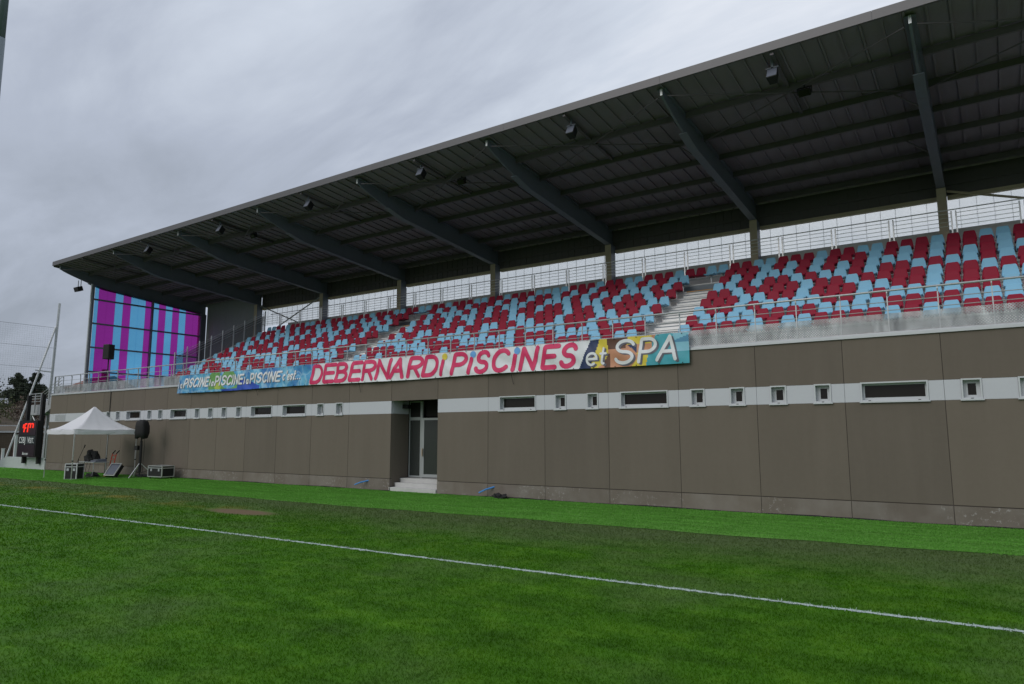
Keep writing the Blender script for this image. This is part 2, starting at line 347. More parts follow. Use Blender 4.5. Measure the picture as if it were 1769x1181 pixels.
v, online = blades(520000); n = len(v)
me = bpy.data.meshes.new('grass'); me.vertices.add(n * 3); me.vertices.foreach_set('co', v.ravel())
me.loops.add(n * 3); me.loops.foreach_set('vertex_index', np.arange(n * 3)); me.polygons.add(n); me.polygons.foreach_set('loop_start', np.arange(0, n * 3, 3))
me.materials.append(MATS['lawn_blade']); me.materials.append(MATS['line_paint']); me.polygons.foreach_set('material_index', online.astype(np.int32)); me.update(); me.validate()
v2 = v  # keep
go = bpy.data.objects.new('grass', me); COL.objects.link(go); go['kind'] = 'stuff'; go['label'] = 'short mown green grass blades covering the pitch'; go['category'] = 'grass'

# short pile of the artificial strip
def pile(n):
    x = -40 + 57 * rng.random(n) ** .62; e_ = -4.93 + .035 * np.maximum(0, x); y = e_ + (-.06 - e_) * rng.random(n); d = np.hypot(x - CAM.x, y - CAM.y)
    th = rng.random(n) * 2 * np.pi; wd = .0030 * np.maximum(1, d / 4.5); v = np.zeros((n, 3, 3))
    v[:, 0] = np.stack([x - np.cos(th) * wd, y - np.sin(th) * wd, np.full(n, .011)], 1); v[:, 1] = np.stack([x + np.cos(th) * wd, y + np.sin(th) * wd, np.full(n, .011)], 1)
    v[:, 2] = np.stack([x + .014 * rng.normal(size=n) + .01, y + .014 * rng.normal(size=n), .028 + .016 * rng.random(n)], 1); return v
vp = pile(130000); n = len(vp)
me = bpy.data.meshes.new('turf_pile'); me.vertices.add(n * 3); me.vertices.foreach_set('co', vp.ravel()); me.loops.add(n * 3); me.loops.foreach_set('vertex_index', np.arange(n * 3)); me.polygons.add(n); me.polygons.foreach_set('loop_start', np.arange(0, n * 3, 3)); me.materials.append(MATS['turf_pile']); me.update(); me.validate()
po = bpy.data.objects.new('turf_pile', me); COL.objects.link(po); po['kind'] = 'stuff'; po['label'] = 'short bright green artificial turf pile along the wall'; po['category'] = 'turf'

# ================================================================== GRANDSTAND BASE BUILDING
XL, XR = -34.3, 25.2
Z_G, Z_B0, Z_B1, Z_T = .47, 2.97, 3.46, 4.62
JL = [-4.74, -7.12, -9.44, -11.77, -14.05, -16.33, -18.64, -20.82, -23.07, -25.33, -27.58, -29.83, -32.08, XL][::-1]
JR = [-2.36, -.03, 2.32, 4.68, 7.0, 9.27, 11.52, 13.74, 16.02, 18.3, 20.6, 22.9, XR]
WIN = [(.46, 1.97), (2.72, 3.15), (3.92, 4.33), (5.1, 6.67), (7.37, 7.8), (8.53, 8.95), (9.64, 10.07), (10.78, 11.2), (11.9, 13.41), (14.09, 14.51), (15.21, 15.63),
       (-27.12, -26.71), (-26.05, -25.62), (-24.91, -23.42), (-22.72, -22.31), (-21.65, -21.23), (-20.48, -18.98), (-18.25, -17.84), (-17.12, -16.71), (-15.99, -15.58), (-14.83, -14.42), (-13.69, -12.14), (-11.4, -9.82), (-9.09, -8.67), (-7.92, -7.5)]
bld = thing('grandstand_building', (0, 0, 0), 'long brown panelled base building of the grandstand with a white window band', 'building')
G = .008
for x in [j for J in (JL, JR) for j in J[1:-1]]:
    MB().box(x - .03, x + .03, .012, .122, -.05, Z_B0 - .01).box(x - .03, x + .03, .012, .122, Z_B1 + .01, Z_T - .01).build('joint_sealant', 'joint_brown', bld)
for a_, b_ in ((XL, -4.74), (-2.36, XR)): MB().box(a_ + .02, b_ - .02, .014, .121, Z_G - .04, Z_G + .04).build('groove', 'joint_brown', bld)
def panels(J, z0, z1, name, matname, skip=(), dy=0.0):
    for a, b in zip(J[:-1], J[1:]):
        MB().box(a + G, b - G, dy, .12, z0, z1).build(name, matname, bld)
for J in (JL, JR):
    panels(J, -.05, Z_G - .012, 'plinth_panel', 'plinth', dy=-.004)
    panels(J, Z_G + .012, Z_B0 - .004, 'wall_panel', 'brown_wall')
JA = JL[:-1] + [-4.74, -2.36] + JR[1:]
panels(JA, Z_B1 + .004, Z_T, 'wall_panel', 'brown_wall')
# white band pieces between windows and joints
cuts = sorted([w_ for w_ in WIN])
for J in (JL, JR):
    for a, b in zip(J[:-1], J[1:]):
        segs = [(a + .004, b - .004)]
        for w0, w1 in cuts:
            ns = []
            for s0, s1 in segs:
                if w1 + .004 <= s0 or w0 - .004 >= s1: ns.append((s0, s1)); continue
                if w0 - .004 > s0: ns.append((s0, w0 - .004))
                if w1 + .004 < s1: ns.append((w1 + .004, s1))
            segs = ns
        for s0, s1 in segs:
            if s1 - s0 > .02: MB().box(s0, s1, .003, .12, Z_B0, Z_B1).build('band_panel', 'white_band', bld)
# structure behind the panels (with a void behind the windows)
core = MB()
for a, b in ((XL + .01, -4.87), (-2.23, XR)):
    core.box(a, b, .125, .30, -.05, Z_B0 - .03); core.box(a, b, .125, .30, Z_B1 + .03, Z_T - .02)
core.box(-4.74, -2.36, .125, .30, Z_B1 + .03, Z_T - .02)
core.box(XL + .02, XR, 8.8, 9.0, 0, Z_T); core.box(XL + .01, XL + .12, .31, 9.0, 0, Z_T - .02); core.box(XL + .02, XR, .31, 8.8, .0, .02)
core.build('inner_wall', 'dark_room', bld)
MB().box(XL, XL + .0095, .125, 9.0, -.05, Z_T - .02).build('end_wall', 'brown_wall', bld)
sl_ = MB()
for z0, z1 in ((Z_T - .02, Z_T + .07),): sl_.box(XL, XR, .30, 9.3, z0 - .16, z1 - .09)
sl_.build('floor_slab', 'concrete', bld)
MB().box(XL - .03, XR, -.045, .32, Z_T + .002, Z_T + .075).build('coping', 'coping', bld)
ed_ = MB(); px_ = None  # thin black strip of uneven height along the wall foot
for i_ in range(0, 200):
    x_ = XL + i_ * .3
    if -4.9 < x_ < -2.2 or x_ > XR:
        if ed_.v: ed_.build('wall_foot_strip', 'black', bld); ed_ = MB()
        px_ = None; continue
    h_ = .03 + .012 * math.sin(x_ * 1.3) + random.uniform(0, .012)
    if px_: ed_.hexa([(px_[0], -.02, 0), (x_, -.02, 0), (px_[0], -.006, 0), (x_, -.006, 0), (px_[0], -.02, px_[1]), (x_, -.02, h_), (px_[0], -.006, px_[1]), (x_, -.006, h_)])
    px_ = (x_, h_)
if ed_.v: ed_.build('wall_foot_strip', 'black', bld)
# windows
winmesh = {}
for w0, w1 in WIN:
    W_ = w1 - w0
    fr = MB(); d = .20; t = .035; z0, z1 = Z_B0 + .012, Z_B1 + .012
    fr.box(w0, w1, -.022, d, z1 - t, z1); fr.box(w0, w0 + t, -.022, d, z0, z1 - t); fr.box(w1 - t, w1, -.022, d, z0, z1 - t); fr.box(w0 + t, w1 - t, -.016, d, z0, z0 + t)
    # inner sash set back
    i0, i1, k0, k1, s = w0 + t, w1 - t, z0 + t, z1 - t, .045
    fr.box(i0, i1, d - .05, d - .008, k1 - s, k1); fr.box(i0, i1, d - .05, d - .008, k0, k0 + s + .02); fr.box(i0, i0 + s, d - .05, d - .008, k0 + s + .02, k1 - s); fr.box(i1 - s, i1, d - .05, d - .008, k0 + s + .02, k1 - s)
    if W_ < .8:
        e = .045; fr.box(i0 + s, i0 + s + e, d - .04, d - .01, k0 + s + .02, k1 - s); fr.box(i1 - s - e, i1 - s, d - .04, d - .01, k0 + s + .02, k1 - s)
        fr.box(i0 + s + e, i1 - s - e, d - .04, d - .01, k1 - s - .03, k1 - s)
        g0, g1 = i0 + s + e, i1 - s - e
    else: g0, g1 = i0 + s, i1 - s
    f_ = fr.build('window', 'upvc', bld)
    MB().box(w0 - .03, w1 + .03, -.055, .0, Z_B0 - .025, Z_B0 + .010).build('sill', 'upvc', f_)
    MB().box(g0, g1, d - .032, d - .026, k0 + s + .02, k1 - s).build('pane', 'glass', f_)
    lt = MB()
    for x in ((w0 + .2, w1 - .2) if W_ > .8 else ((w0 + w1) / 2,)): lt.box(x - .03, x + .03, -.019, -.0165, z0 + .008, z0 + .024)
    lt.build('drain_cap', 'black', f_)
# louvre in the band at the far end
lv = MB(); lv.box(-33.55, -32.18, -.01, .002, Z_B0 + .06, Z_B1 - .04)
for k in range(9): lv.box(-33.5, -32.23, -.022, -.0105, Z_B0 + .08 + k * .04, Z_B0 + .10 + k * .04)
lv.build('louvre', 'coping', bld)
# entrance recess
RX0, RX1, RD, ZL = -4.74, -2.36, 2.1, .47
MB().box(RX0 - .12, RX0 - .002, .125, 1.0, -.05, Z_B0).build('reveal', 'brown_wall', bld)
MB().box(RX0 - .12, RX0 + .001, .125, 1.0, Z_B0 + .004, Z_B1 + .03).build('reveal_band', 'white_band', bld)
MB().box(RX1 + .002, RX1 + .12, .125, RD, -.05, Z_B1 + .03).build('reveal', 'brown_wall', bld)
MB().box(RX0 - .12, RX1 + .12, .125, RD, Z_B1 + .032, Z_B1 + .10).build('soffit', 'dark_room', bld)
st = thing('entrance_steps', (RX0, .5, 0), 'three grey concrete steps leading up into the dark doorway', 'steps')
for k in range(3): MB().box(RX0 + .004 + k * .0, RX1 - .004, -.06 + k * .30, 1.0 if k == 2 else -.06 + (k + 1) * .30 + .02 * 0, -.02, .157 * (k + 1)).build('step', 'concrete', st, bevel=.012)
MB().box(RX0 + .004, RX1 - .004, 1.002, RD + 1.6, -.02, .468).build('landing', 'concrete', st)
# glazed door and side light
dr = thing('glass_door', (-3.5, 1.5, ZL), 'white framed glass door standing open inside the recessed entrance', 'door')
def leaf(p0, p1, z0, z1, parent, gm, nm, t=.07, th=.05):
    p0, p1 = Vector((*p0, 0)), Vector((*p1, 0)); d = (p1 - p0); L = d.length; a = math.atan2(d.y, d.x); M = rotz(a)
    def bx(mb, u0, u1, q0, q1, h): 
        c = p0 + M @ Vector(((u0 + u1) / 2, 0, 0)); c.z = (q0 + q1) / 2; mb.obox(c, ((u1 - u0) / 2, h, (q1 - q0) / 2), M)
    fr = MB(); bx(fr, 0, t, z0, z1, th / 2); bx(fr, L - t, L, z0, z1, th / 2); bx(fr, t, L - t, z1 - t, z1, th / 2); bx(fr, t, L - t, z0, z0 + t * 1.4, th / 2)
    f = fr.build(nm, 'upvc_shaded', parent); g_ = MB(); bx(g_, t, L - t, z0 + t * 1.4, z1 - t, .006); g_.build('pane', gm, f)
    return f
lf = leaf((-4.0, 1.02), (-3.05, 1.16), ZL + .03, ZL + 2.34, dr, 'door_glass', 'leaf', t=.085)
MB().box(-3.97, -3.93, .93, .98, ZL + .85, ZL + 1.15).build('handle', 'tan_and_glint_steel', lf)
MB().box(-4.09, -4.02, 1.02, 1.10, ZL, Z_B1 + .02).build('jamb', 'upvc_shaded', dr)
sw = thing('side_window', (-4.6, 1.06, ZL), 'narrow grey fixed glass panel beside the open door', 'window')
leaf((-4.735, 1.06), (-4.10, 1.06), ZL + .02, ZL + 2.3, sw, 'door_glass', 'frame', t=.045)
leaf((-4.735, 1.06), (-4.10, 1.06), ZL + 2.31, Z_B1 + .02, sw, 'dark_room', 'transom', t=.045)
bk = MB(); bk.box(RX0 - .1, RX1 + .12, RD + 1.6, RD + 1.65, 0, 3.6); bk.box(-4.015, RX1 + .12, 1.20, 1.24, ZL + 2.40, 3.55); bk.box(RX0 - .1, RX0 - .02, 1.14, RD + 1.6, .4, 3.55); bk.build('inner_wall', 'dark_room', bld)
MB().box(-4.735, -4.45, .62, .80, 3.18, 3.34).build('camera_box', 'black', bld)  # small black camera box in the entrance recess
cb = MB(); cb.path([(RX0 + .05, 1.0, .485), (RX0 + .04, .55, .485), (RX0 + .05, .53, .33), (RX0 + .04, .25, .325), (RX0 + .05, .23, .17), (RX0 + .06, -.05, .168), (RX0 + .08, -.09, .03), (RX0 - .3, -.12, .03)], .012)
o = cb.build('cable', 'black', base=(RX0, 0, 0)); o['label'] = 'black cable lying along the left side of the entrance steps'; o['category'] = 'cable'
# small things on the wall
for (x, lab, dx, dz) in ((-5.9, 'short blue pipe stub poking from plinth left of the steps', -.42, -.16), (.25, 'short blue pipe stub poking from plinth right of the steps', -.42, -.2)):
    pm = MB(); pm.tube((x, .01, .36), (x + dx * .55, -.22, .36 + dz * .45), .028, n=10); pm.tube((x + dx * .55, -.22, .36 + dz * .45), (x + dx, -.33, .36 + dz), .026, n=10)
    o = pm.build('water_pipe', 'blue_pipe', base=(x, 0, .36)); o['label'] = lab; o['category'] = 'pipe'; o['group'] = 'blue pipes in the plinth'
bg_ = MB(); bmx = bmesh.new(); bmesh.ops.create_icosphere(bmx, subdivisions=3, radius=1)
for v_ in bmx.verts:
    k = 1 + .35 * math.sin(7 * v_.co.x + 3 * v_.co.y) * math.sin(5 * v_.co.z + 4 * v_.co.x); v_.co = Vector((v_.co.x * .30 * k, v_.co.y * .15 * k, max(0, .01 + (v_.co.z + .35) * .11 * k)))
me = bpy.data.meshes.new('bin_bag'); bmx.to_mesh(me); bmx.free(); me.materials.append(MATS['black_cloth'])
o = bpy.data.objects.new('bin_bag', me); COL.objects.link(o); o.location = (.72, -.30, .012); o['label'] = 'crumpled black plastic bag on the turf against the wall'; o['category'] = 'bag'
dp = MB(); dp.path([(-26.75, -.03, 4.7), (-26.75, -.03, 3.5), (-26.74, -.05, 1.2), (-26.7, -.08, .05)], .02)
o = dp.build('drop_cable', 'black', base=(-26.75, 0, 0)); o['label'] = 'thin black cable hanging down the wall behind the white tent'; o['category'] = 'cable'

# ================================================================== TERRACE
Y1, DY, ZT1, DZ, S, X0 = 2.16, .74, 4.94, .415, .47, 6.44
AIS = [(-1, -3), (-34, -36)]
JMIN, JMAX = -64, 27
def sxp(j): return X0 + S * j
tr_ = thing('seating_terrace', (0, 1.5, 4.6), 'pale stepped seating terrace behind the front railing', 'terrace')
TX0, TX1 = sxp(JMIN) - .32, 24.8
MB().box(XL + .1, TX1, .33, 1.50, 4.535, 4.60).build('walkway', 'tread', tr_)
for i in range(9):
    y0 = Y1 + DY * i - .56; z = ZT1 + DZ * i; y1 = y0 + DY if i < 8 else 9.72
    MB().box(TX0, TX1, y0, y1 + (.02 if i < 8 else 0), z - .06, z).build('row_step', 'tread', tr_)
    MB().box(TX0, TX1, y0 + .012, y0 + .05, z - DZ - .02, z - .062).build('row_riser', 'riser' if i == 8 else 'tread', tr_)
    rl = MB(); rl.tube((sxp(JMIN) - .2, Y1 + DY * i - .13, z + .30), (TX1, Y1 + DY * i - .13, z + .30), .022, n=6); rl.build('seat_rail', 'galv', tr_)
# flight of half-steps in the aisles
for a, b in AIS:
    xa, xb = sxp(b) - .21, sxp(a) + .21
    for i in range(8):
        y0 = Y1 + DY * i - .56; z = ZT1 + DZ * i
        MB().box(xa, xb, y0 - .32, y0 - .004, z - DZ + .004 if i else 4.60, z - DZ / 2).build('aisle_step', 'tread', tr_)
        MB().box(xa + .02, xb - .02, y0 - .012, y0 + .03, z + .002, z + .008).build('step_nosing', 'riser', tr_)
        MB().box(xa + .02, xb - .02, y0 - .326, y0 - .30, z - DZ / 2 - .03, z - DZ / 2 + .004).build('step_nosing', 'riser', tr_)
        if i == 7: MB().box(xa + .02, xb - .02, y0 - .006, y0 + .008, z - .065, z + .004).build('orange_nosing', 'orange_edge', tr_)
# side wall and stair rail at the left end
pf = [(Y1 - .6, 4.60), (Y1 - .6, ZT1 + .35), (Y1 + DY * 8 - .5, ZT1 + DZ * 8 + .35), (9.7, ZT1 + DZ * 8 + .35), (9.7, 4.6)]
MB().prism_x(pf, TX0 - .14, TX0 - .003).build('side_wall', 'concrete', tr_)
# rear parapet
MB().box(TX0, TX1, 9.725, 9.86, 6.0, 9.62).build('rear_parapet', 'concrete', tr_)

# seats -------------------------------------------------------------
PAT = ['BRRRRBRB', 'RBBBBRRR', 'BRRBRBBB', 'RRRBBRRB', 'RRBRRRRB', 'BBRBRRBR', 'RBRBBBRB', 'RRRBRBRB', 'RRBBRRRB']
LASTM = {7: 'B', 5: 'R', 4: 'B'}
def colour(row, j):
    jj = -37 - j if j <= -19 else j
    if jj >= 0: return PAT[row][jj % 8]
    if jj == -4 and row in LASTM and j > -19: return LASTM[row]
    return PAT[row][(jj + 4) % 8]
def seat_geo():
    prof = [(-.40, .385), (-.415, .41), (-.40, .435), (-.20, .418), (-.06, .415), (-.015, .45), (.0, .52), (.022, .68), (.045, .80), (.055, .82), (.062, .815), (.05, .72), (.028, .55), (.02, .44), (-.03, .392), (-.2, .39)]
    wd = [.20, .205, .21, .215, .215, .215, .212, .19, .165, .155, .155, .18, .205, .212, .215, .21]
    v = []; f = []; n = len(prof)
    cols = (-1, -.85, -.3, .3, .85, 1)
    for (y, z), w_ in zip(prof, wd):
        for c in cols:
            cy = .012 * (abs(c) > .9) * (-1 if z > .45 else 0); cz = (.008 if abs(c) > .9 and z < .45 else 0) - (.02 if abs(c) > .9 and z > .79 else 0)
            v.append((w_ * c, y + cy, z + cz))
    k = len(cols)
    for i in range(n):
        for c in range(k - 1):
            a = i * k + c; b = ((i + 1) % n) * k + c; f.append((a, a + 1, b + 1, b))
    f.append(tuple(i * k for i in range(n))); f.append(tuple(i * k + k - 1 for i in reversed(range(n))))
    return v, f
sv, sf = seat_geo()
def seat_mesh(nm, mt):
    me = bpy.data.meshes.new(nm); me.from_pydata(sv, [], sf); me.materials.append(MATS[mt])
    bm = bmesh.new(); bm.from_mesh(me); bmesh.ops.recalc_face_normals(bm, faces=bm.faces); bm.to_mesh(me); bm.free()
    return me
SMESH = {'R': seat_mesh('seat_red', 'seat_red'), 'B': seat_mesh('seat_blue', 'seat_blue')}
bme = bpy.data.meshes.new('seat_bracket'); q_ = MB().box(-.025, .025, -.30, -.02, .35, .386).box(-.02, .02, -.14, -.10, .0, .352); bme.from_pydata(q_.v, [], q_.f); bme.materials.append(MATS['galv'])
seats = []
for row in range(9):
    for j in range(JMIN, JMAX + 1):
        if row < 8 and any(b <= j <= a for a, b in AIS): continue
        P = Vector((sxp(j), Y1 + DY * row - .05, ZT1 + DZ * row)); seats.append(((P - CAM).length, row, j, P))
def inview(P):
    d = camo.matrix_world.inverted() @ P if False else None
    a = math.atan2(-(P.x - CAM.x), P.y - CAM.y) - R(34.59); return math.tan(-a) < .765
seats.sort(key=lambda s: (not inview(s[3]), s[0]))
near = seats[:300]; far = [s for s in seats[300:]]
CN = {'R': 'dark red', 'B': 'light blue'}
RN = ['front', 'second', 'third', 'fourth', 'fifth', 'sixth', 'seventh', 'eighth', 'top']
for d, row, j, P in near:
    c = colour(row, j)
    o = bpy.data.objects.new('stadium_seat', SMESH[c]); COL.objects.link(o); o.location = P; o.rotation_euler = (R(random.gauss(0, .9)), 0, R(random.gauss(0, 1.1)))
    b = bpy.data.objects.new('bracket', bme); COL.objects.link(b); b.parent = o
    rown = RN[row] + (' row' if row in (0, 8) else ' row up')
    if j >= 0: where = f'{ORD[j + 1] if j + 1 < len(ORD) else str(j + 1) + "th"} right of the right-hand aisle'
    elif j <= -4: where = f'{ORD[-3 - j] if -3 - j < len(ORD) else str(-3 - j) + "th"} left of the right-hand aisle'
    else: where = f'{ORD[-j]} from the right above the right-hand aisle'
    o['label'] = f'{CN[c]} plastic seat, {rown}, {where}'; o['category'] = 'seat'; o['group'] = 'red and blue plastic seats on the terrace'
mbv = []; mbf = []; mbm = []
for d, row, j, P in far:
    i = len(mbv); mbv += [(x + P.x, y + P.y, z + P.z) for x, y, z in sv]; mbf += [tuple(i + k for k in f) for f in sf]; mbm += [0 if colour(row, j) == 'R' else 1] * len(sf)
me = bpy.data.meshes.new('distant_seats'); me.from_pydata(mbv, [], mbf); me.materials.append(MATS['seat_red']); me.materials.append(MATS['seat_blue']); me.polygons.foreach_set('material_index', mbm)
bm = bmesh.new(); bm.from_mesh(me); bmesh.ops.recalc_face_normals(bm, faces=bm.faces); bm.to_mesh(me); bm.free()
o = bpy.data.objects.new('distant_seats', me); COL.objects.link(o); o['kind'] = 'stuff'; o['label'] = 'farther red and light blue plastic seats filling the left of the terrace'; o['category'] = 'seats'

# ================================================================== FRONT RAILING
fr_ = thing('front_railing', (0, .1, 4.69), 'galvanised front railing with perforated lower panels along the terrace edge', 'railing')
ZR0, ZR1 = 4.695, 5.84; YR = .10
px0 = -33.95; np_ = int((24.5 - px0) / 1.115)
posts = [7.07 + k * 1.115 for k in range(-37, 16)]
pp = MB().prism_x([(YR + .02, ZR0 - .0), (YR + .02, ZR1 - .10), (YR - .045, ZR1 - .05), (YR - .045, ZR1 - .10), (YR - .02, ZR1 - .17), (YR - .02, ZR0)], posts[0] - .013, posts[0] + .013)
p0_ = pp.build('post', 'galv', fr_)
for x in posts[1:]: share(p0_, 'post', fr_, (x - posts[0], 0, 0))
for (x0, x1) in ((posts[0], -3.9), (-3.86, posts[-1])):
    MB().tube((x0, YR - .02, ZR1 - .03), (x1, YR - .02, ZR1 - .03), .028, n=10).build('handrail', 'galv', fr_, smooth=True)
for z in (5.30, 5.52):
    MB().tube((posts[0], YR, z), (posts[-1], YR, z), .011, n=6).build('mid_rail', 'galv', fr_)
a, b = posts[0], posts[1]
q0 = MB().box(a + .018, b - .018, YR - .012, YR - .009, ZR0 + .07, 5.22).build('perforated_panel', 'perf', fr_)
for k, x in enumerate(posts[1:-1]): share(q0, 'perforated_panel', fr_, (x - posts[0], 0, 0))
MB().box(posts[0], posts[-1], YR - .03, YR + .03, ZR0 - .006 + .0, ZR0 + .05).build('base_angle', 'galv', fr_)
e0 = MB().box(posts[0] - .02, posts[0] + .02, YR - .05, YR + .03, ZR0, ZR1 - .02); e0.build('end_post', 'galv', fr_)

# ================================================================== REAR RAILING
rr_ = thing('rear_railing', (0, 8.62, 8.26), 'stainless rear railing with paired posts above the top seat row', 'railing')
YB, ZB0, ZB1 = 8.62, ZT1 + DZ * 8, 10.05
SECT = 1.965
first = None
kx = 2.22 - 1.965 * 14
while kx < 24:
    x0, x1 = kx + .07, kx + SECT - .07
    if first is None:
        s_ = MB()
        first = [MB().box(xx - .024, xx + .024, YB - .02, YB + .02, ZB0, ZB1 - .05).build('post', 'stainless', rr_) for xx in (x0, x1)]
        for z in (ZB1 - .13, ZB1 - .28, ZB1 - .43, ZB1 - .58): first.append(MB().tube((x0, YB, z), (x1, YB, z), .010, n=6).build('bar', 'stainless', rr_))
        fx = kx
    else:
        for o_ in first: share(o_, o_.name.split('.')[0], rr_, (kx - fx, 0, 0))
    kx += SECT
MB().tube((-24.3, YB - .01, ZB1), (24.2, YB - .01, ZB1), .021, n=8).build('handrail', 'stainless', rr_, smooth=True)

# side stair railing
sr = thing('side_stair_railing', (TX0 - .07, Y1, 5), 'sloping grey mesh railing with tall posts at the left end of the seats', 'railing')
XS = TX0 - .07
for k in range(9):
    y = Y1 - .1 + k * DY; zb = ZT1 + .35 + (y - (Y1 - .6)) / (DY * 8 + .1) * DZ * 8
    MB().box(XS - .03, XS + .03, y - .025, y + .025, zb - .03, zb + 1.32).build('post', 'galv', sr)
    if k < 8:
        y2 = y + DY; zb2 = zb + DZ
        MB().quad((XS, y + .03, zb + .06), (XS, y2 - .03, zb2 + .04), (XS, y2 - .03, zb2 + 1.02), (XS, y + .03, zb + 1.0)).build('mesh_panel', 'mesh_infill', sr)
        rb = MB()
        for h in (.75, .9, 1.05, 1.18): rb.tube((XS, y, zb + h), (XS, y2, zb2 + h), .012, n=5)
        rb.build('rail_bars', 'galv', sr)

# ================================================================== CANOPY ROOF
BX = [-33.53 + 6.743 * n for n in range(9)]
RXL, RXR = -33.95, 24.6
YF, YC, YREAR = -.72, 9.4, 10.3
def zdeck(y): return 12.86 - (y + .6) * .093         # underside of the deck
rf = thing('canopy_roof', (0, 9.4, 8.2), 'large dark cantilevered grandstand roof with grey fascia over the seats', 'roof')
# deck sheets with ribs
pw = 1.0; nsh = int((RXR - RXL) / pw); pw = (RXR - RXL) / nsh
dm = MB()
P = lambda x, y, dz: (x, y, zdeck(y) + dz)
def strip(mb, x0, x1, dz0, dz1, y0=YF + .06, y1=YREAR): mb.hexa([P(x0, y0, dz0), P(x1, y0, dz0), P(x0, y1, dz0), P(x1, y1, dz0), P(x0, y0, dz1), P(x1, y0, dz1), P(x0, y1, dz1), P(x1, y1, dz1)])
strip(dm, RXL + .004, RXL + pw - .004, .0, .06)
for k in range(2): strip(dm, RXL + .02 + k * pw / 2, RXL + .075 + k * pw / 2, -.05, -.002)
d0 = dm.build('roof_sheet', 'deck', rf)
for k in range(1, nsh): share(d0, 'roof_sheet', rf, (k * pw, 0, 0))
mb_ = MB(); strip(mb_, RXL, RXR, .062, .09); mb_.build('added_roof_backing', 'deck', rf)  # unseen layer added to stop light leaking between the sheets
fm = MB(); zf = zdeck(YF)
k = RXL
while k < RXR - .1:
    e = min(k + 5.85, RXR); MB().box(k + .003, e - .003, YF - .03, YF + .05, zf - .07, zf + .19).build('fascia', 'fascia', rf); k = e
MB().hexa([(RXL - .03, YF + .055, zdeck(YF) - .12), (RXL, YF + .055, zdeck(YF) - .12), (RXL - .03, YREAR, zdeck(YREAR) - .12), (RXL, YREAR, zdeck(YREAR) - .12), (RXL - .03, YF + .055, zdeck(YF) + .2), (RXL, YF + .055, zdeck(YF) + .2), (RXL - .03, YREAR, zdeck(YREAR) + .2), (RXL, YREAR, zdeck(YREAR) + .2)]).build('end_fascia', 'fascia', rf)
# cantilever beams
def soffit(y):
    if y < 2.2: d = .16 + (.80 - .16) * min(1, ((y + .45) / 2.65)) ** .75
    else: d = .80
    return zdeck(y) - .11 - d * .92
ys = [-.45, -.25, .0, .35, .8, 1.3, 1.8, 2.3, 4, 6, 8, 9.6]
b0 = None
for n, x in enumerate(BX):
    if b0 is None:
        mb = MB(); mb.prism_x([(y, zdeck(y) - .052) for y in ys] + [(y, soffit(y)) for y in reversed(ys)], x - .035, x + .035)
        b0 = mb.build('beam_web', 'steel_dark', rf)
        fl = MB()
        for ya, yb in zip(ys[:-1], ys[1:]):
            for fn, t in (((soffit, -.03),) if ya >= 1.2 else ()):
                fl.hexa([(x - .14, ya, fn(ya) + t), (x + .14, ya, fn(ya) + t), (x - .14, yb, fn(yb) + t), (x + .14, yb, fn(yb) + t), (x - .14, ya, fn(ya) - .001), (x + .14, ya, fn(ya) - .001), (x - .14, yb, fn(yb) - .001), (x + .14, yb, fn(yb) - .001)])
            fl.hexa([(x - .14, ya, zdeck(ya) - .085), (x + .14, ya, zdeck(ya) - .085), (x - .14, yb, zdeck(yb) - .085), (x + .14, yb, zdeck(yb) - .085), (x - .14, ya, zdeck(ya) - .054), (x + .14, ya, zdeck(ya) - .054), (x - .14, yb, zdeck(yb) - .054), (x + .14, yb, zdeck(yb) - .054)])
        b1 = fl.build('beam_flange', 'steel_dark', rf)
        b2 = MB().box(x - .036, x + .036, -.47, -.452, soffit(-.45) - .03, zdeck(-.45) - .06).build('beam_end_plate', 'galv', rf)
        c0 = MB().box(x - .15, x + .15, 9.18, 9.62, 6.0, soffit(9.4) - .032).build('column', 'steel_dark', rf)
        c1 = MB().box(x - .15, x + .15, 9.155, 9.178, 8.3, soffit(9.2) - .035).build('column_glint_face', 'tan_and_glint_steel', rf)  # tan plate puts the sun glint on the front flange into colour
    else:
        for o_, nm in ((b0, 'beam_web'), (b1, 'beam_flange'), (b2, 'beam_end_plate'), (c0, 'column'), (c1, 'column_glint_face')): share(o_, nm, rf, (x - BX[0], 0, 0))
# purlins, mid-bay stub beams, tie rods
PY = [1.25, 2.95, 4.6, 6.2, 7.7, 9.0]
for n in range(8):
    xa, xb = BX[n] + .145, BX[n + 1] - .145; xm = (xa + xb) / 2
    for y in PY: 
        z = zdeck(y) - .055
        MB().box(xa, xb, y - .04, y + .04, z - .20, z).build('purlin', 'purlin', rf)
    z0, z1 = zdeck(-.6) - .06, zdeck(3.0) - .06
    MB().hexa([(xm - .05, YF + .06, z0 - .09), (xm + .05, YF + .06, z0 - .09), (xm - .05, 2.9, z1 - .09), (xm + .05, 2.9, z1 - .09), (xm - .05, YF + .06, z0), (xm + .05, YF + .06, z0), (xm - .05, 2.9, z1), (xm + .05, 2.9, z1)]).build('stub_beam', 'purlin', rf)
    zr = lambda y: zdeck(y) - .30
    for (ax, ay, bx_, by) in ((xa, -.35, xm, 1.25), (xb, -.35, xm, 1.25), (xa, 2.95, xm, 1.25), (xb, 2.95, xm, 1.25)):
        MB().tube((ax, ay, zr(ay) + .02), (bx_, by, zr(by)), .022, n=6).build('tie_rod', 'purlin', rf)
    # knee bars from beam flange to purlins
    for y in (2.95, 6.2):
        MB().tube((BX[n + 1] - .1, y, soffit(y) + .03), (BX[n + 1] - .75, y, zdeck(y) - .25), .022, n=6).build('fly_brace', 'purlin', rf)
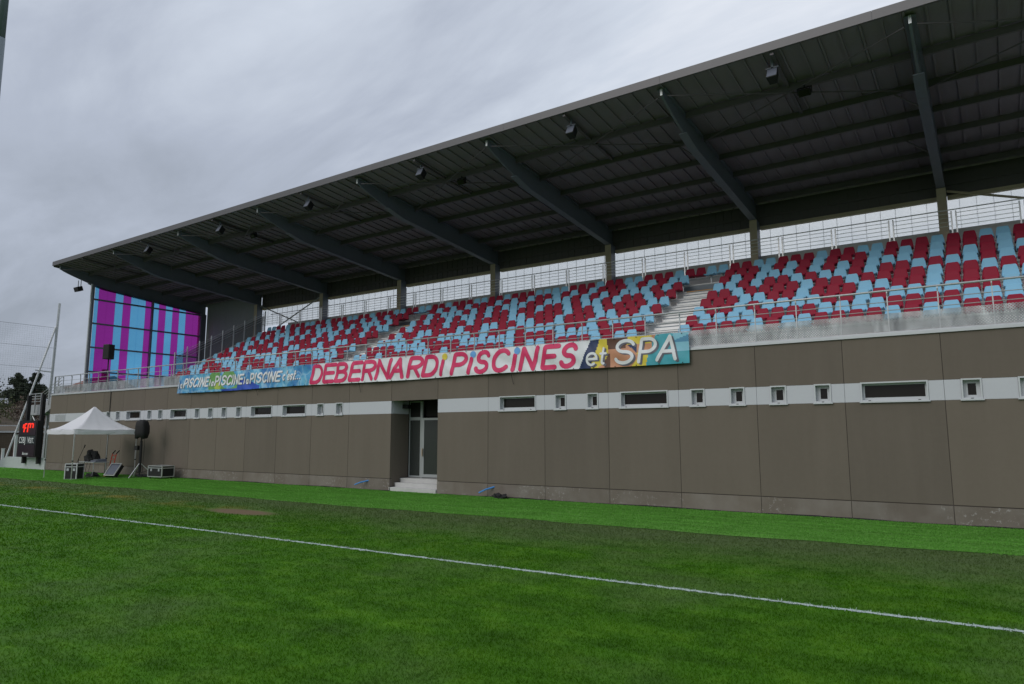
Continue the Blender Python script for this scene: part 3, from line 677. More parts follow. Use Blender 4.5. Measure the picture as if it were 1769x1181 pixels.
# rear cladding, lintel, glazing
ZGT, ZGB = 10.72, 9.63
for n in range(8):
    xa, xb = BX[n] + .16, BX[n + 1] - .16
    if n == 0:
        k = int((xb - xa) / .9) + 1
        for i in range(k):
            x0_, x1_ = xa + (xb - xa) * i / k, xa + (xb - xa) * (i + 1) / k
            MB().box(x0_ + .006, x1_ - .006, 9.66, 9.70, 4.6, zdeck(9.7) - .06).build('cladding_sheet', 'clad_grey', rf)
        continue
    k = 18
    rb = MB().box(xa - .155, xb + .155, 9.66, 9.70, ZGT + .16, zdeck(9.7) - .06)
    for i in range(k): rb.box(xa + (xb - xa) * (i + .3) / k, xa + (xb - xa) * (i + .6) / k, 9.635, 9.659, ZGT + .17, zdeck(9.7) - .08)
    rb.build('rear_cladding', 'clad_dark', rf)
    MB().box(xa, xb, 9.58, 9.76, ZGT + .01, ZGT + .15).build('lintel', 'tan_and_glint_steel', rf)
    MB().box(xa, xb, 9.60, 9.66, ZGT + .55, ZGT + .66).build('rear_rail', 'clad_dark', rf)
    xa, xb = xa - .155, xb + .155; k = 13; wv_ = (xb - xa) / k
    for i in range(k):
        MB().box(xa + i * wv_ + .008, xa + (i + 1) * wv_ - .008, 9.80, 9.815, ZGB, ZGT + .02).build('glazing_panel', 'polycarb', rf)
    gm = MB()
    for i in range(k + 1): gm.box(xa + i * wv_ - .006, xa + i * wv_ + .006, 9.795, 9.82, ZGB, ZGT + .02)
    gm.build('glazing_bars', 'alu', rf)
# cross bracing in two bays
for n in (1, 7):
    xa, xb = BX[n] + .16, BX[n + 1] - .16
    if n == 7: MB().tube((xa, 9.45, 11.0), (xb, 9.45, 9.0), .045, n=8).build('wind_brace', 'tan_and_glint_steel', rf)
    else:
        MB().tube((xa, 9.45, 11.0), (xb, 9.45, 8.6), .04, n=8).build('wind_brace', 'clad_grey', rf); MB().tube((xa, 9.38, 8.6), (xb, 9.38, 11.0), .04, n=8).build('wind_brace', 'clad_grey', rf)

# ================================================================== GABLE SCREEN
gs = thing('gable_screen', (-33.2, 1.5, 4.6), 'striped purple and blue translucent gable screen at the left end of the stand', 'screen')
XG = -33.25
cols = [(1.62, 1.86, 'B'), (1.86, 2.40, 'P'), (2.40, 2.94, 'P'), (2.94, 3.45, 'B'), (3.45, 3.97, 'P'), (3.97, 4.47, 'B'), (4.47, 4.97, 'B'), (4.97, 5.40, 'P'),
        (5.52, 5.92, 'B'), (5.92, 6.42, 'P'), (6.42, 6.92, 'B'), (6.92, 7.42, 'P'), (7.42, 7.92, 'B'), (7.92, 8.50, 'P'), (8.50, 9.05, 'P')]
ZL_ = [4.66, 6.22, 7.80, 9.37, 10.95, 99]
for y0, y1, c in cols:
    for za, zb in zip(ZL_[:-1], ZL_[1:]):
        ta, tb = min(zb - .05, soffit(y0) - .04), min(zb - .05, soffit(y1) - .04)
        if min(ta, tb) < za + .1: continue
        MB().prism_x([(y0 + .001, za + .045), (y1 - .001, za + .045), (y1 - .001, tb), (y0 + .001, ta)], XG - .02, XG).build('panel', 'purple' if c == 'P' else 'sky_blue', gs)
for y in (1.5, 5.46, 9.11): MB().box(XG - .09, XG + .09, y - .055, y + .055, 4.6, soffit(y) - .035).build('frame_post', 'steel_dark', gs)
MB().box(XG - .06, XG + .06, 1.36, 1.44, 4.6, soffit(1.4) - .035).build('corner_trim', 'galv', gs)
for z in ZL_[:-1]: MB().box(XG - .07, XG + .05, 1.556, 9.05, z - .048, z + .048).build('cross_rail', 'steel_dark', gs)

# ================================================================== ROOF LOUDSPEAKERS AND LAMPS
for k, (x, lab) in enumerate([(10.2, 'hanging black roof loudspeaker nearest the right edge of the roof'), (3.6, 'second hanging roof loudspeaker from the right'), (-3.2, 'third hanging roof loudspeaker from the right'), (-9.9, 'fourth hanging roof loudspeaker from the right'), (-16.6, 'fifth hanging roof loudspeaker from the right'), (-23.4, 'leftmost hanging roof loudspeaker under the canopy front')]):
    t = thing('roof_loudspeaker', (x, -.25, zdeck(-.2)), lab, 'loudspeaker', 'loudspeakers hung under the roof front')
    z = zdeck(-.2)
    MB().box(x - .03, x + .03, -.27, -.22, z - .30, z - .05).box(x - .18, x + .18, -.27, -.23, z - .30, z - .27).build('bracket', 'steel_dark', t)
    M = Matrix.Rotation(R(-28), 3, 'X') @ Matrix.Identity(3)
    bx_ = MB(); hs = .155
    c = Vector((x, -.2, z - .52)); pts = [Vector((a * hs * (1 if b < 0 else .7), b * .14, d * .18)) for d in (-1, 1) for b in (-1, 1) for a in (-1, 1)]
    bx_.hexa([c + M @ p_ for p_ in pts]).build('cabinet', 'black', t, bevel=.015)
    MB().obox(c + M @ Vector((0, -.146, 0)), (.135, .004, .16), M).build('grille', 'steel_dark', t)
for x, lab in ((10.75, 'black spotlight under the roof nearest the right'), (-2.3, 'black spotlight under the middle of the roof'), (-15.9, 'black spotlight under the left half of the roof')):
    t = thing('roof_spotlight', (x, 1.2, zdeck(1.2)), lab, 'spotlight', 'spotlights clamped under the roof')
    z = zdeck(1.2) - .26
    MB().box(x - .21, x + .21, 1.19, 1.22, z - .05, z - .02).box(x - .21, x - .185, 1.17, 1.24, z - .22, z - .05).box(x + .185, x + .21, 1.17, 1.24, z - .22, z - .05).box(x - .02, x + .02, 1.19, 1.22, z - .02, z + .06).build('yoke', 'black', t)
    M = Matrix.Rotation(R(35), 3, 'X')
    MB().obox((x, 1.2, z - .19), (.17, .08, .10), M).obox(Vector((x, 1.2, z - .19)) + M @ Vector((.0, .10, .04)), (.12, .025, .05), M).build('housing', 'black', t, bevel=.01)
    MB().obox(Vector((x, 1.2, z - .19)) + M @ Vector((0, -.083, 0)), (.145, .004, .08), M).build('lens', 'glass', t)
t = thing('end_floodlight', (-33.5, .75, 12), 'small black floodlight hung beneath the far left roof beam', 'floodlight')
MB().box(-33.7, -33.67, .73, .77, 11.55, 12.1).box(-33.33, -33.3, .73, .77, 11.55, 12.1).build('hanger', 'galv', t)
MB().obox((-33.5, .7, 11.50), (.28, .16, .15), Matrix.Rotation(R(20), 3, 'X')).build('housing', 'black', t, bevel=.02)

# ================================================================== BANNER
def rip(x, z):
    h = (z - 4.25) / .9
    return .008 * math.sin(3.5 * (x + 1.3 * z) + math.sin(x * .9) * 2) + .010 * abs(math.sin(x * math.pi / 1.115 + .4)) ** 3 * h + .018 * math.sin(x * 2.3 + 1.2 * math.sin(x * .7)) + .012 * math.sin(x * 5.1 + z * 4) + .016 * (1 - h) * math.sin(x * 1.1 + 2) + .010 * math.sin(z * 9 + x * .8) + .006 * math.sin((x + z) * 11 + 2 * math.sin(x * 3))
YBN = -.135
def bz(x, t): # top/bottom sag
    zt = 5.165 - .016 * abs(math.sin(x * math.pi / 1.115)) ; zb = 4.255 + .02 * math.sin(x * .55 + 1)
    if x < -18.2: zb -= .0 
    return zb + (zt - zb) * t
bn = thing('sponsor_banner', (-6, YBN, 4.2), 'long wrinkled advertising banner with pink lettering hung on the front railing', 'banner')
BXL, BXR = -19.82, 7.42
def bcol(x, t):
    if x < -9.57 + .42 * t + .25 * (t > .55) * (t - .55):
        u, vv = x + 15.9, (t - .42) * .9
        r = math.hypot(u * .62, vv)
        if r < .75 and -17.0 < x < -14.55 and t > .12:
            if .38 < math.hypot((x + 15.35) * .75, vv - .25) < .52: return 0
            if math.hypot((x + 16.2), (t - .3) * .9) < .25: return 2
            return 1
        if -15.9 < x < -12.9 and t < .35 + .2 * math.sin(x * 2.1): return 3
        return 0
    if x < 3.72 + .42 * t: return 4
    u = x - (3.72 + .42 * t)
    if u < .42 - .1 * t: return 5
    if u < .42 + .28 + .15 * math.sin(t * 4): return 6
    if t > .62 and 4.62 < x < 5.35 + .3 * (t - .6): return 7
    if 4.62 < x < 4.82 and t < .5: return 7
    if x < 5.55 + .25 * math.sin(t * 5): return 8
    if .3 < t < .75 and 5.15 < x < 5.75: return 5
    if x < 6.05 + .22 * t: return 6 if (t < .45 or t > .75) else 8
    if x < 6.35 + .1 * math.sin(t * 7): return 8 if t > .45 else 9
    if x < 6.8 + .15 * t: return 9
    if x > 6.95 and .70 < t < .92 - .35 * (7.4 - x): return 11
    return 10 if t > .32 + .3 * math.sin(x * 2) * .3 else 9
mb = MB(); step = .034; nx = int((BXR - BXL) / step); nz = 27
for i in range(nx + 1):
    for k in range(nz + 1):
        t = k / nz; x = BXL + (BXR - BXL) * i / nx; z = bz(x, t)
        xo = x + (.28 * (t - 0) if i == 0 else 0) * 0
        mb.v.append((x + (t * .26 * max(0, 1 - (x - BXL) / 1.2)), YBN - rip(x, z), z))
for i in range(nx):
    for k in range(nz):
        a = i * (nz + 1) + k; mb.f.append((a, a + nz + 1, a + nz + 2, a + 1)); mb.m.append(bcol(BXL + (BXR - BXL) * (i + .5) / nx, (k + .5) / nz))
cloth = mb.build('cloth', ['pool_print', 'green_print', 'lime_print', 'deep_blue_print', 'banner_white', 'navy_print', 'yellow_print', 'brown_print', 'skin_print', 'teal_print', 'pale_teal', 'mid_blue_print'], bn, smooth=True)
# stroke lettering
def arc(cx, cy, rx, ry, a0, a1, n=14): return [(cx + rx * math.cos(R(a0 + (a1 - a0) * i / n)), cy + ry * math.sin(R(a0 + (a1 - a0) * i / n))) for i in range(n + 1)]
def rnd(pts, r=.10):
    o = [pts[0]]
    for a, b, c in zip(pts[:-2], pts[1:-1], pts[2:]):
        A, B, C_ = Vector(a), Vector(b), Vector(c); d0 = (A - B); d1 = (C_ - B); q = min(r, d0.length / 2.1, d1.length / 2.1)
        s0 = B + d0.normalized() * q; s1 = B + d1.normalized() * q
        for i in range(5):
            t = i / 4; p_ = s0 * (1 - t) ** 2 + B * 2 * t * (1 - t) + s1 * t * t; o.append(tuple(p_))
    return o + [pts[-1]]
GL = {
 'D': [rnd([(0, 0), (0, 1), (.42, 1)]) + arc(.42, .5, .58, .5, 90, -90)[1:] + [(0.0, 0)]],
 'E': [rnd([(1, 1), (0, 1), (0, 0), (1, 0)]), [(0, .52), (.85, .52)]],
 'B': [rnd([(0, 0), (0, 1), (.5, 1)]) + arc(.5, .77, .38, .23, 90, -90)[1:] + [(.02, .54)], [(.4, .54)] + arc(.5, .27, .5, .27, 90, -90) + [(0, 0)]],
 'R': [rnd([(0, 0), (0, 1), (.5, 1)]) + arc(.5, .74, .48, .26, 90, -90)[1:] + [(.02, .48)], [(.45, .48), (.9, 0)]],
 'P': [rnd([(0, 0), (0, 1), (.5, 1)]) + arc(.5, .72, .5, .28, 90, -90)[1:] + [(.02, .44)]],
 'N': [[(0, 0), (0, 1)], [(0, 1), (.95, 0)], [(.95, 0), (1, 1)]],
 'A': [[(0, 0), (.55, 1)], [(.55, 1), (1, 0)], [(.2, .36), (.85, .36)]],
 'I': [[(.0, 0), (.0, 1)]], 'i': [[(0, 0), (0, .70)]],
 'S': [arc(.52, .75, .46, .25, 15, 270, 18) + arc(.5, .25, .48, .25, 90, -165, 18)[1:]],
 'C': [arc(.55, .5, .55, .5, 42, 318, 26)],
 'e': [[(.1, .30), (.95, .30)] + arc(.5, .30, .46, .30, 0, 305, 20)], 't': [[(.45, .95), (.38, .18)] + arc(.62, .14, .24, .14, 180, 300, 8)[1:], [(.05, .62), (.95, .62)]],
 'l': [[(.2, 0), (.2, .95)]], 'a': [arc(.45, .3, .4, .3, 20, 340, 18), [(.9, .6), (.9, 0)]],
 'c': [arc(.5, .3, .45, .3, 45, 315, 16)], 's': [arc(.5, .45, .38, .15, 20, 270, 10) + arc(.5, .15, .4, .15, 90, -165, 10)[1:]],
 "'": [[(.5, 1.0), (.42, .78)]], '.': [[(.3, .03), (.32, .03)]],
}
LAY = [0]
def ribbon(mb, pts, hw, place, lay):
    # resample
    out = [Vector(pts[0])]
    for p_ in pts[1:]:
        p_ = Vector(p_); L = (p_ - out[-1]).length
        if L < 1e-4: continue
        k = max(1, int(L / .07)); s = out[-1].copy()
        for i in range(1, k + 1): out.append(s.lerp(p_, i / k))
    n = len(out); i0 = len(mb.v); rows = []
    for i, p_ in enumerate(out):
        d0 = (out[i] - out[i - 1]).normalized() if i else None; d1 = (out[i + 1] - out[i]).normalized() if i < n - 1 else None
        d = ((d0 + d1) if d0 is not None and d1 is not None else (d0 if d0 is not None else d1)).normalized()
        nn = Vector((-d.y, d.x)); sc_ = 1.0
        if d0 is not None and d1 is not None: sc_ = min(1.35, 1 / max(.4, nn.dot(Vector((-d0.y, d0.x)))))
        a = len(mb.v)
        for s_ in (-1, 0, 1): mb.v.append(place(p_ + nn * hw * sc_ * s_, lay))
        rows.append(a)
    for a, b in zip(rows[:-1], rows[1:]):
        mb.f += [(a, b, b + 1, a + 1), (a + 1, b + 1, b + 2, a + 2)]; mb.m += [0, 0]
    for idx, sg in ((0, -1), (n - 1, 1)):
        d = (out[1] - out[0]).normalized() if idx == 0 else (out[-1] - out[-2]).normalized()
        d = d * sg; nn = Vector((-d.y, d.x)); c = len(mb.v); mb.v.append(place(out[idx], lay)); ring = []
        for i in range(9):
            t = math.pi * (i / 8 - .5); q = out[idx] + d * hw * math.cos(t) + nn * hw * math.sin(t); ring.append(len(mb.v)); mb.v.append(place(q, lay))
        for a, b in zip(ring[:-1], ring[1:]): mb.f.append((c, a, b)); mb.m.append(0)
def letter(ch, x0, x1, zb, h, hw, shear, mt, lift=.012, name='letter', off=(0, 0)):
    wd = max(.001, x1 - x0)
    mb = MB()
    for k, st_ in enumerate(GL[ch]):
        real = [(x0 + u * wd + shear * v_ * h + off[0], zb + v_ * h + off[1]) for u, v_ in st_]
        ribbon(mb, real, hw, lambda p_, lay: (p_.x, YBN - rip(p_.x, p_.y) - lift - .0012 * lay, p_.y), k)
    o_ = mb.build(name, mt, bn); return o_
TXT = [('D', -9.48, -8.63), ('E', -8.71, -7.79), ('B', -7.92, -7.05), ('E', -7.1, -6.25), ('R', -6.35, -5.48), ('N', -5.55, -4.59), ('A', -4.78, -3.98), ('R', -3.88, -3.02), ('D', -3.11, -2.2), ('i', -2.21, -1.91),
       ('P', -1.67, -.86), ('i', -.9, -.64), ('S', -.62, .17), ('C', .16, 1.03), ('i', 1.02, 1.28), ('N', 1.33, 2.2), ('E', 2.21, 3.0), ('S', 2.94, 3.69)]
SH = .26
dots = ['yellow_print', 'dot_blue', 'dot_blue']; di = 0
for ch, a, b in TXT:
    hw = .082; h = .69; zb = 4.37
    if ch == 'i':
        letter(ch, a + hw, a + hw + .001, zb, h, hw, SH, 'pink_print')
        cx_, cz_ = a + hw + SH * .72 + .02, zb + h * .93; mb = MB(); c = len(mb.v); rg = []
        pl = lambda x, z: (x, YBN - rip(x, z) - .012, z)
        mb.v.append(pl(cx_, cz_))
        for i in range(24): mb.v.append(pl(cx_ + .125 * math.cos(i * math.pi / 12), cz_ + .125 * math.sin(i * math.pi / 12)))
        for i in range(24): mb.f.append((0, 1 + i, 1 + (i + 1) % 24)); mb.m.append(0)
        mb.build('letter_dot', dots[di], bn); di += 1
    else:
        letter(ch, a + hw, b - hw - SH * h * {'A': .15, 'R': .45, 'N': .85}.get(ch, .66), zb, h, hw, SH, 'pink_print')
def word(txt, x0, x1, zb, h, hw, shear, gap=.28, capw=None):
    wid = {'l': .25, 'a': .62, 'I': .12, '.': .3, "'": .3, 'c': .6, 'e': .65, 's': .6, 't': .5}
    ws = [wid.get(c, .78) for c in txt]; tot = sum(ws) + gap * (len(txt) - 1); k = (x1 - x0 - shear * h * .8) / tot; x = x0
    for c, w_ in zip(txt, ws):
        letter(c, x, x + w_ * k, zb, h, hw, shear, 'shadow_print', .009, 'letter_shadow', (.022, -.022)); letter(c, x, x + w_ * k, zb, h, hw, shear, 'white_print', .015)
        x += (w_ + gap) * k
for a, b in ((-19.66, -19.28), (-16.9, -16.53), (-14.16, -13.8)): word('la', a, b, 4.53, .30, .030, .2, .35)
for a, b in ((-19.16, -16.95), (-16.45, -14.2), (-13.69, -11.42)): word('PISCINE', a, b, 4.545, .41, .044, .32, .36)
word("c'est...", -11.3, -10.02, 4.57, .38, .034, .2, .3)
def shl(ch, a, b, zb, h, hw, sh): 
    letter(ch, a, b, zb, h, hw, sh, 'shadow_print', .009, 'letter_shadow', (.06, -.045)); letter(ch, a, b, zb, h, hw, sh, 'white_print', .015)
shl('e', 3.99, 4.36, 4.36, .62, .040, .10); shl('t', 4.46, 4.66, 4.38, .52, .036, .12)
shl('S', 5.0, 5.60, 4.36, .69, .052, .12); shl('P', 5.82, 6.30, 4.36, .69, .052, .16); shl('A', 6.42, 7.0, 4.38, .69, .052, .16)
# tie cords and eyelets
for k in range(-16, 13):
    x = k * 1.115 / 2 * 1.0 - 6.1
ey = MB()
x = BXL + .4
while x < BXR:
    for t in (.025, .975):
        z = bz(x, t); ey.box(x - .014, x + .014, YBN - rip(x, z) - .018, YBN - rip(x, z) - .013, z - .014, z + .014)
    x += .74
ey.build('eyelets', 'black', bn)['kind'] = 'stuff'
for x, L in ((-13.2, .32), (-6.45, .42), (1.05, .40)):
    c_ = MB().path([(x, YBN - .02, 4.27), (x + .02, YBN + .05, 4.27 - L * .6), (x + .06, YBN + .06, 4.27 - L)], .008, n=5); c_.build('tie_cord', 'black', bn)

# ================================================================== PLATFORM SPEAKER (left end of terrace)
def tripod_speaker(x, y, z, hs, label, hooded=False, yaw=0.0, scale=1.0):
    t = thing('tripod_loudspeaker', (x, y, z), label, 'loudspeaker')
    MB().tube((x, y, z + .12), (x, y, z + hs), .03 * scale, n=10).build('pole', 'black', t)
    for k in range(3):
        a = R(30 + 120 * k) + yaw; e = (x + .62 * scale * math.cos(a), y + .62 * scale * math.sin(a), z + .02)
        MB().tube((x, y, z + .62 * scale), e, .016 * scale, n=6).build('leg', 'black' if not hooded else 'alu', t)
        MB().tube((x, y, z + .22), (x + .33 * scale * math.cos(a), y + .33 * scale * math.sin(a), z + .30 * scale), .010 * scale, n=6).build('strut', 'black', t)
    M = rotz(yaw); w_, d_, h_ = .20 * scale, .19 * scale, .36 * scale; c = Vector((x, y, z + hs + h_ * .85))
    if hooded: # cloth hood with rounded top and hanging hem
        ring = []; mb = MB(); n = 20; L = [(-1.0, .62), (-.93, .95), (-.4, 1.06), (.3, 1.02), (.72, .92), (.92, .70), (1.02, .35), (1.04, .05)]
        for li, (q, s_) in enumerate(L):
            for i in range(n):
                a = 2 * math.pi * i / n; ca, sa = math.cos(a), math.sin(a); k_ = 1 + .05 * math.sin(5 * a + li * 1.7) + .03 * math.sin(9 * a + li)
                se = lambda v_: math.copysign(abs(v_) ** .55, v_)
                mb.v.append(tuple(c + M @ Vector((se(ca) * w_ * 1.15 * s_ * k_, se(sa) * d_ * 1.1 * s_ * k_, q * h_ * 1.05 + (.04 * math.sin(3 * a) if li < 2 else 0)))))
        for li in range(len(L) - 1):
            for i in range(n): mb.f.append((li * n + i, li * n + (i + 1) % n, (li + 1) * n + (i + 1) % n, (li + 1) * n + i)); mb.m.append(0)
        mb.f.append(tuple(range((len(L) - 1) * n, len(L) * n))); mb.m.append(0)
        mb.build('hood', 'black_cloth', t, smooth=True)
    else:
        MB().hexa([c + M @ Vector((a * w_ * (1 if b < 0 else .72), b * d_, d * h_)) for d in (-1, 1) for b in (-1, 1) for a in (-1, 1)]).build('cabinet', 'black', t, bevel=.03)
        MB().obox(c + M @ Vector((0, -d_ - .004, 0)), (w_ * .86, .004, h_ * .9), M).build('grille', 'black_cloth', t)
    return t
tripod_speaker(-29.6, 1.05, 4.60, 2.2, 'black loudspeaker on a tripod in front of the purple and blue screen', yaw=R(15), scale=1.25)
ts = tripod_speaker(-21.15, -1.05, .012, 2.06, 'hooded black loudspeaker on a tall stand beside the white tent', True, yaw=R(25), scale=1.22)
MB().tube((-21.15, -1.05, .3), (-21.15, -1.05, 1.85), .075, .06, n=10).build('pole_sleeve', 'black_cloth', ts)
MB().obox((-21.36, -1.15, 1.50), (.10, .08, .11), rotz(R(20))).build('clamp_box', 'black', ts)
MB().path([(-21.0, -1.0, 2.0), (-20.93, -1.0, 1.6), (-20.97, -1.0, .4), (-20.9, -1.05, .03)], .01).build('cable', 'black', ts)

# ================================================================== TENT
TX = [(-25.25, -3.75), (-22.15, -3.80), (-22.15, -.75), (-25.25, -.72)]
tn = thing('pop_up_tent', (-23.7, -2.25, 0), 'white pop-up tent with pointed roof on four aluminium legs by the wall', 'tent')
ZE, ZV, ZP = 2.42, 2.18, 3.60
cxt, cyt = -23.7, -2.25
mb = MB(); NR = 14; NS = 16
per = []
for k in range(4):
    a, b = TX[k], TX[(k + 1) % 4]
    for i in range(NS):
        t = i / NS; px_, py_ = a[0] + (b[0] - a[0]) * t, a[1] + (b[1] - a[1]) * t
        s_ = .06 * math.sin(math.pi * t); per.append((px_ + (cxt - px_) * s_ * .5, py_ + (cyt - py_) * s_ * .5, ZE - .015 * math.sin(math.pi * t) + .006 * math.sin(i * 2.2 + k)))
M_ = len(per)
for r in range(NR + 1):
    t = r / NR
    for (a, b, z) in per:
        hh = ZE + (ZP - ZE) * (t ** 1.55) if t < 1 else ZP
        wob = (.014 * math.sin(a * 4 + b * 3 + r) + .010 * math.sin(a * 9 - b * 7)) * (1 - t)
        mb.v.append((a + (cxt - a) * t * .985, b + (cyt - b) * t * .985, hh + (z - ZE) * (1 - t) + wob))
for r in range(NR):
    for i in range(M_): mb.f.append((r * M_ + i, r * M_ + (i + 1) % M_, (r + 1) * M_ + (i + 1) % M_, (r + 1) * M_ + i)); mb.m.append(0)
mb.f.append(tuple(NR * M_ + i for i in range(M_))); mb.m.append(0)
mb.build('canopy', 'tent_cloth', tn, smooth=True)
mb = MB()
for i, (a, b, z) in enumerate(per):
    for q, (zz, o_) in enumerate(((z, .0), (z - .1, .012), (ZV, .004))):
        o_ = o_ + .012 * math.sin(i * 1.3 + q * 2); n_ = Vector((a - cxt, b - cyt, 0)).normalized(); mb.v.append((a + n_.x * o_, b + n_.y * o_, zz + (.008 * math.sin(i * .9) if q == 2 else 0)))
for i in range(M_):
    j = (i + 1) % M_
    for q in (0, 1): mb.f.append((i * 3 + q, j * 3 + q, j * 3 + q + 1, i * 3 + q + 1)); mb.m.append(0)
mb.build('valance', 'tent_cloth', tn, smooth=True)
for a, b in TX:
    a2, b2 = a + (cxt - a) * .015, b + (cyt - b) * .015
    l_ = MB().box(a2 - .022, a2 + .022, b2 - .022, b2 + .022, .9, ZE - .02).box(a2 - .016, a2 + .016, b2 - .016, b2 + .016, .015, .92).box(a2 - .05, a2 + .05, b2 - .05, b2 + .05, .012, .02); l_.build('leg', 'alu', tn)
    MB().box(a2 - .03, a2 + .03, b2 - .03, b2 + .03, .87, .93).build('leg_clamp', 'black', tn)
tb = MB()
for k in range(4):
    a, b = Vector((*TX[k], 0)), Vector((*TX[(k + 1) % 4], 0)); n_ = 4
    for i in range(n_):
        p0, p1 = a.lerp(b, i / n_), a.lerp(b, (i + 1) / n_); zz = (2.36, 2.02) if i % 2 else (2.02, 2.36)
        for q0, q1 in ((zz[0], zz[1]), (zz[1], zz[0])):
            A, B = p0.lerp(Vector((cxt, cyt, 0)), .03), p1.lerp(Vector((cxt, cyt, 0)), .03); tb.tube((A.x, A.y, max(2.19, q0)), (B.x, B.y, max(2.19, q1)), .010, n=4)
tb.tube((cxt, cyt, 2.6), (cxt, cyt, 3.38), .02); tb.build('truss', 'alu', tn)

# ================================================================== STAGE GEAR
def flight_case(c, half, yaw, label, castors=False):
    x, y = c; hx, hy, hz = half; z0 = .012 + (.10 if castors else 0); t = thing('flight_case', (x, y, 0), label, 'case'); M = rotz(yaw); C_ = Vector((x, y, z0 + hz))
    MB().obox(C_, (hx, hy, hz), M).build('body', 'black', t)
    e = MB(); r = .022
    for a in (-1, 1):
        for b in (-1, 1):
            e.obox(C_ + M @ Vector((a * hx, b * hy, 0)), (r, r, hz + .006), M); e.obox(C_ + M @ Vector((a * hx, 0, b * hz)), (r - .003, hy - r, r - .002), M); e.obox(C_ + M @ Vector((0, a * hy, b * hz)), (hx - r, r - .003, r - .002), M)
    e.build('edge_trim', 'alu', t)
    e = MB()
    for b in (-1, 1): e.obox(C_ + M @ Vector((0, b * (hy + .004), hz * .62)), (hx - r, .006, .018), M); e.obox(C_ + M @ Vector((b * (hx + .004), 0, hz * .62)), (.006, hy - r, .018), M)
    e.build('lid_trim', 'alu', t)
    for a in (-.55, .55): MB().obox(C_ + M @ Vector((a * hx, -hy - .008, hz * .25)), (.055, .010, .06), M).build('latch', 'galv', t)
    if castors:
        for a in (-1, 1):
            for b in (-1, 1):
                p_ = C_ + M @ Vector((a * hx * .8, b * hy * .8, -hz - .05)); q_ = M @ Vector((0, .02, 0)); MB().tube(p_ - q_, p_ + q_, .05, n=10).build('castor', 'black', t)
    return t
flight_case((-22.75, -3.40), (.28, .28, .37), R(35), 'upright black flight case with aluminium edges at the front tent leg')
flight_case((-19.72, -.72), (.56, .32, .26), R(4), 'low wide black flight case on castors against the wall', True)
tt = thing('folding_table', (-24.2, -1.85, 0), 'grey folding table with bent legs under the white tent', 'table')
MB().box(-25.0, -23.35, -2.25, -1.5, .74, .78).build('table_top', 'galv', tt, bevel=.01)
for x in (-24.85, -23.5):
    for y in (-2.18, -1.57): MB().path([(x, y, .74), (x + .02, y, .4), (x + (.12 if x < -24 else -.12), y, .02)], .014).build('leg', 'galv', tt)
def lump(name, c, s_, label, cat, seed):
    bmx = bmesh.new(); bmesh.ops.create_icosphere(bmx, subdivisions=3, radius=1); rs = random.Random(seed); ph = [rs.uniform(0, 6) for _ in range(4)]
    for v_ in bmx.verts:
        k = 1 + .22 * math.sin(5 * v_.co.x + ph[0]) * math.sin(4 * v_.co.y + ph[1]) + .12 * math.sin(9 * v_.co.z + 6 * v_.co.x + ph[2]); v_.co = Vector((v_.co.x * s_[0] * k, v_.co.y * s_[1] * k, max(0, (v_.co.z + .25) * s_[2] * k)))
    me = bpy.data.meshes.new(name); bmx.to_mesh(me); bmx.free(); me.materials.append(MATS['black_cloth']); o_ = bpy.data.objects.new(name, me); COL.objects.link(o_); o_.location = c; o_['label'] = label; o_['category'] = cat
lump('equipment_cover', (-24.45, -1.85, .785), (.50, .30, .46), 'black cloth heaped over equipment on the folding table', 'cover', 3)
mx = thing('mixing_desk', (-23.75, -1.8, .78), 'small dark mixing desk lying on the folding table', 'mixer')
MB().hexa([(-23.98, -2.12, .785), (-23.45, -2.12, .785), (-23.98, -1.58, .785), (-23.45, -1.58, .785), (-23.98, -2.12, .85), (-23.45, -2.12, .85), (-23.98, -1.58, .93), (-23.45, -1.58, .93)]).build('body', 'steel_dark', mx)
for i in range(4): MB().tube((-23.88 + i * .11, -2.0, .86), (-23.88 + i * .11, -2.0, .90), .014, n=6).build('knob', 'alu', mx)
lump('cable_heap', (-23.9, -2.0, .015), (.42, .25, .16), 'heap of black cables and bags on the turf under the table', 'cables', 5)
lump('cable_cover', (-21.75, -.55, .015), (.62, .20, .10), 'flat black cloth on the turf behind the hooded loudspeaker', 'cloth', 8)
cbl = MB()
for k in range(5):
    x = -25.0 + k * .33; cbl.path([(x, -2.24, .78), (x - .05, -2.30, .5 - .04 * k), (x + .12, -2.32, .2), (x + .3, -2.25, .03)], .009, n=5)
o = cbl.build('hanging_cables', 'black', base=(-24.6, -2.3, 0)); o['label'] = 'black cables hanging from the front edge of the folding table'; o['category'] = 'cables'
gc = MB(); gp = [(-23.6, -2.3, .03), (-23.0, -2.75, .03), (-22.4, -2.5, .03), (-22.0, -1.9, .03), (-21.6, -1.7, .03), (-21.2, -1.3, .03), (-20.9, -1.05, .03)]
gc.path(gp, .013, n=6); o = gc.build('ground_cable', 'black', base=(-22.3, -2, 0)); o['label'] = 'black cable running over the turf from table to hooded loudspeaker'; o['category'] = 'cable'
ht = thing('hand_truck', (-23.5, -1.35, 0), 'red hand truck with black grips standing behind the table', 'hand truck')
f_ = MB(); hx, hy = -23.5, -1.38
for s_ in (-.2, .2): f_.path([(hx + s_, hy + .05, .18), (hx + s_, hy + .15, .9), (hx + s_, hy + .2, 1.18)], .024)
for z in (.35, .62, .9, 1.1): f_.tube((hx - .2, hy + .06 + (z - .18) * .13, z), (hx + .2, hy + .06 + (z - .18) * .13, z), .018, n=6)
f_.box(hx - .22, hx + .22, hy - .2, hy + .05, .03, .05); f_.build('frame', 'red_steel', ht)
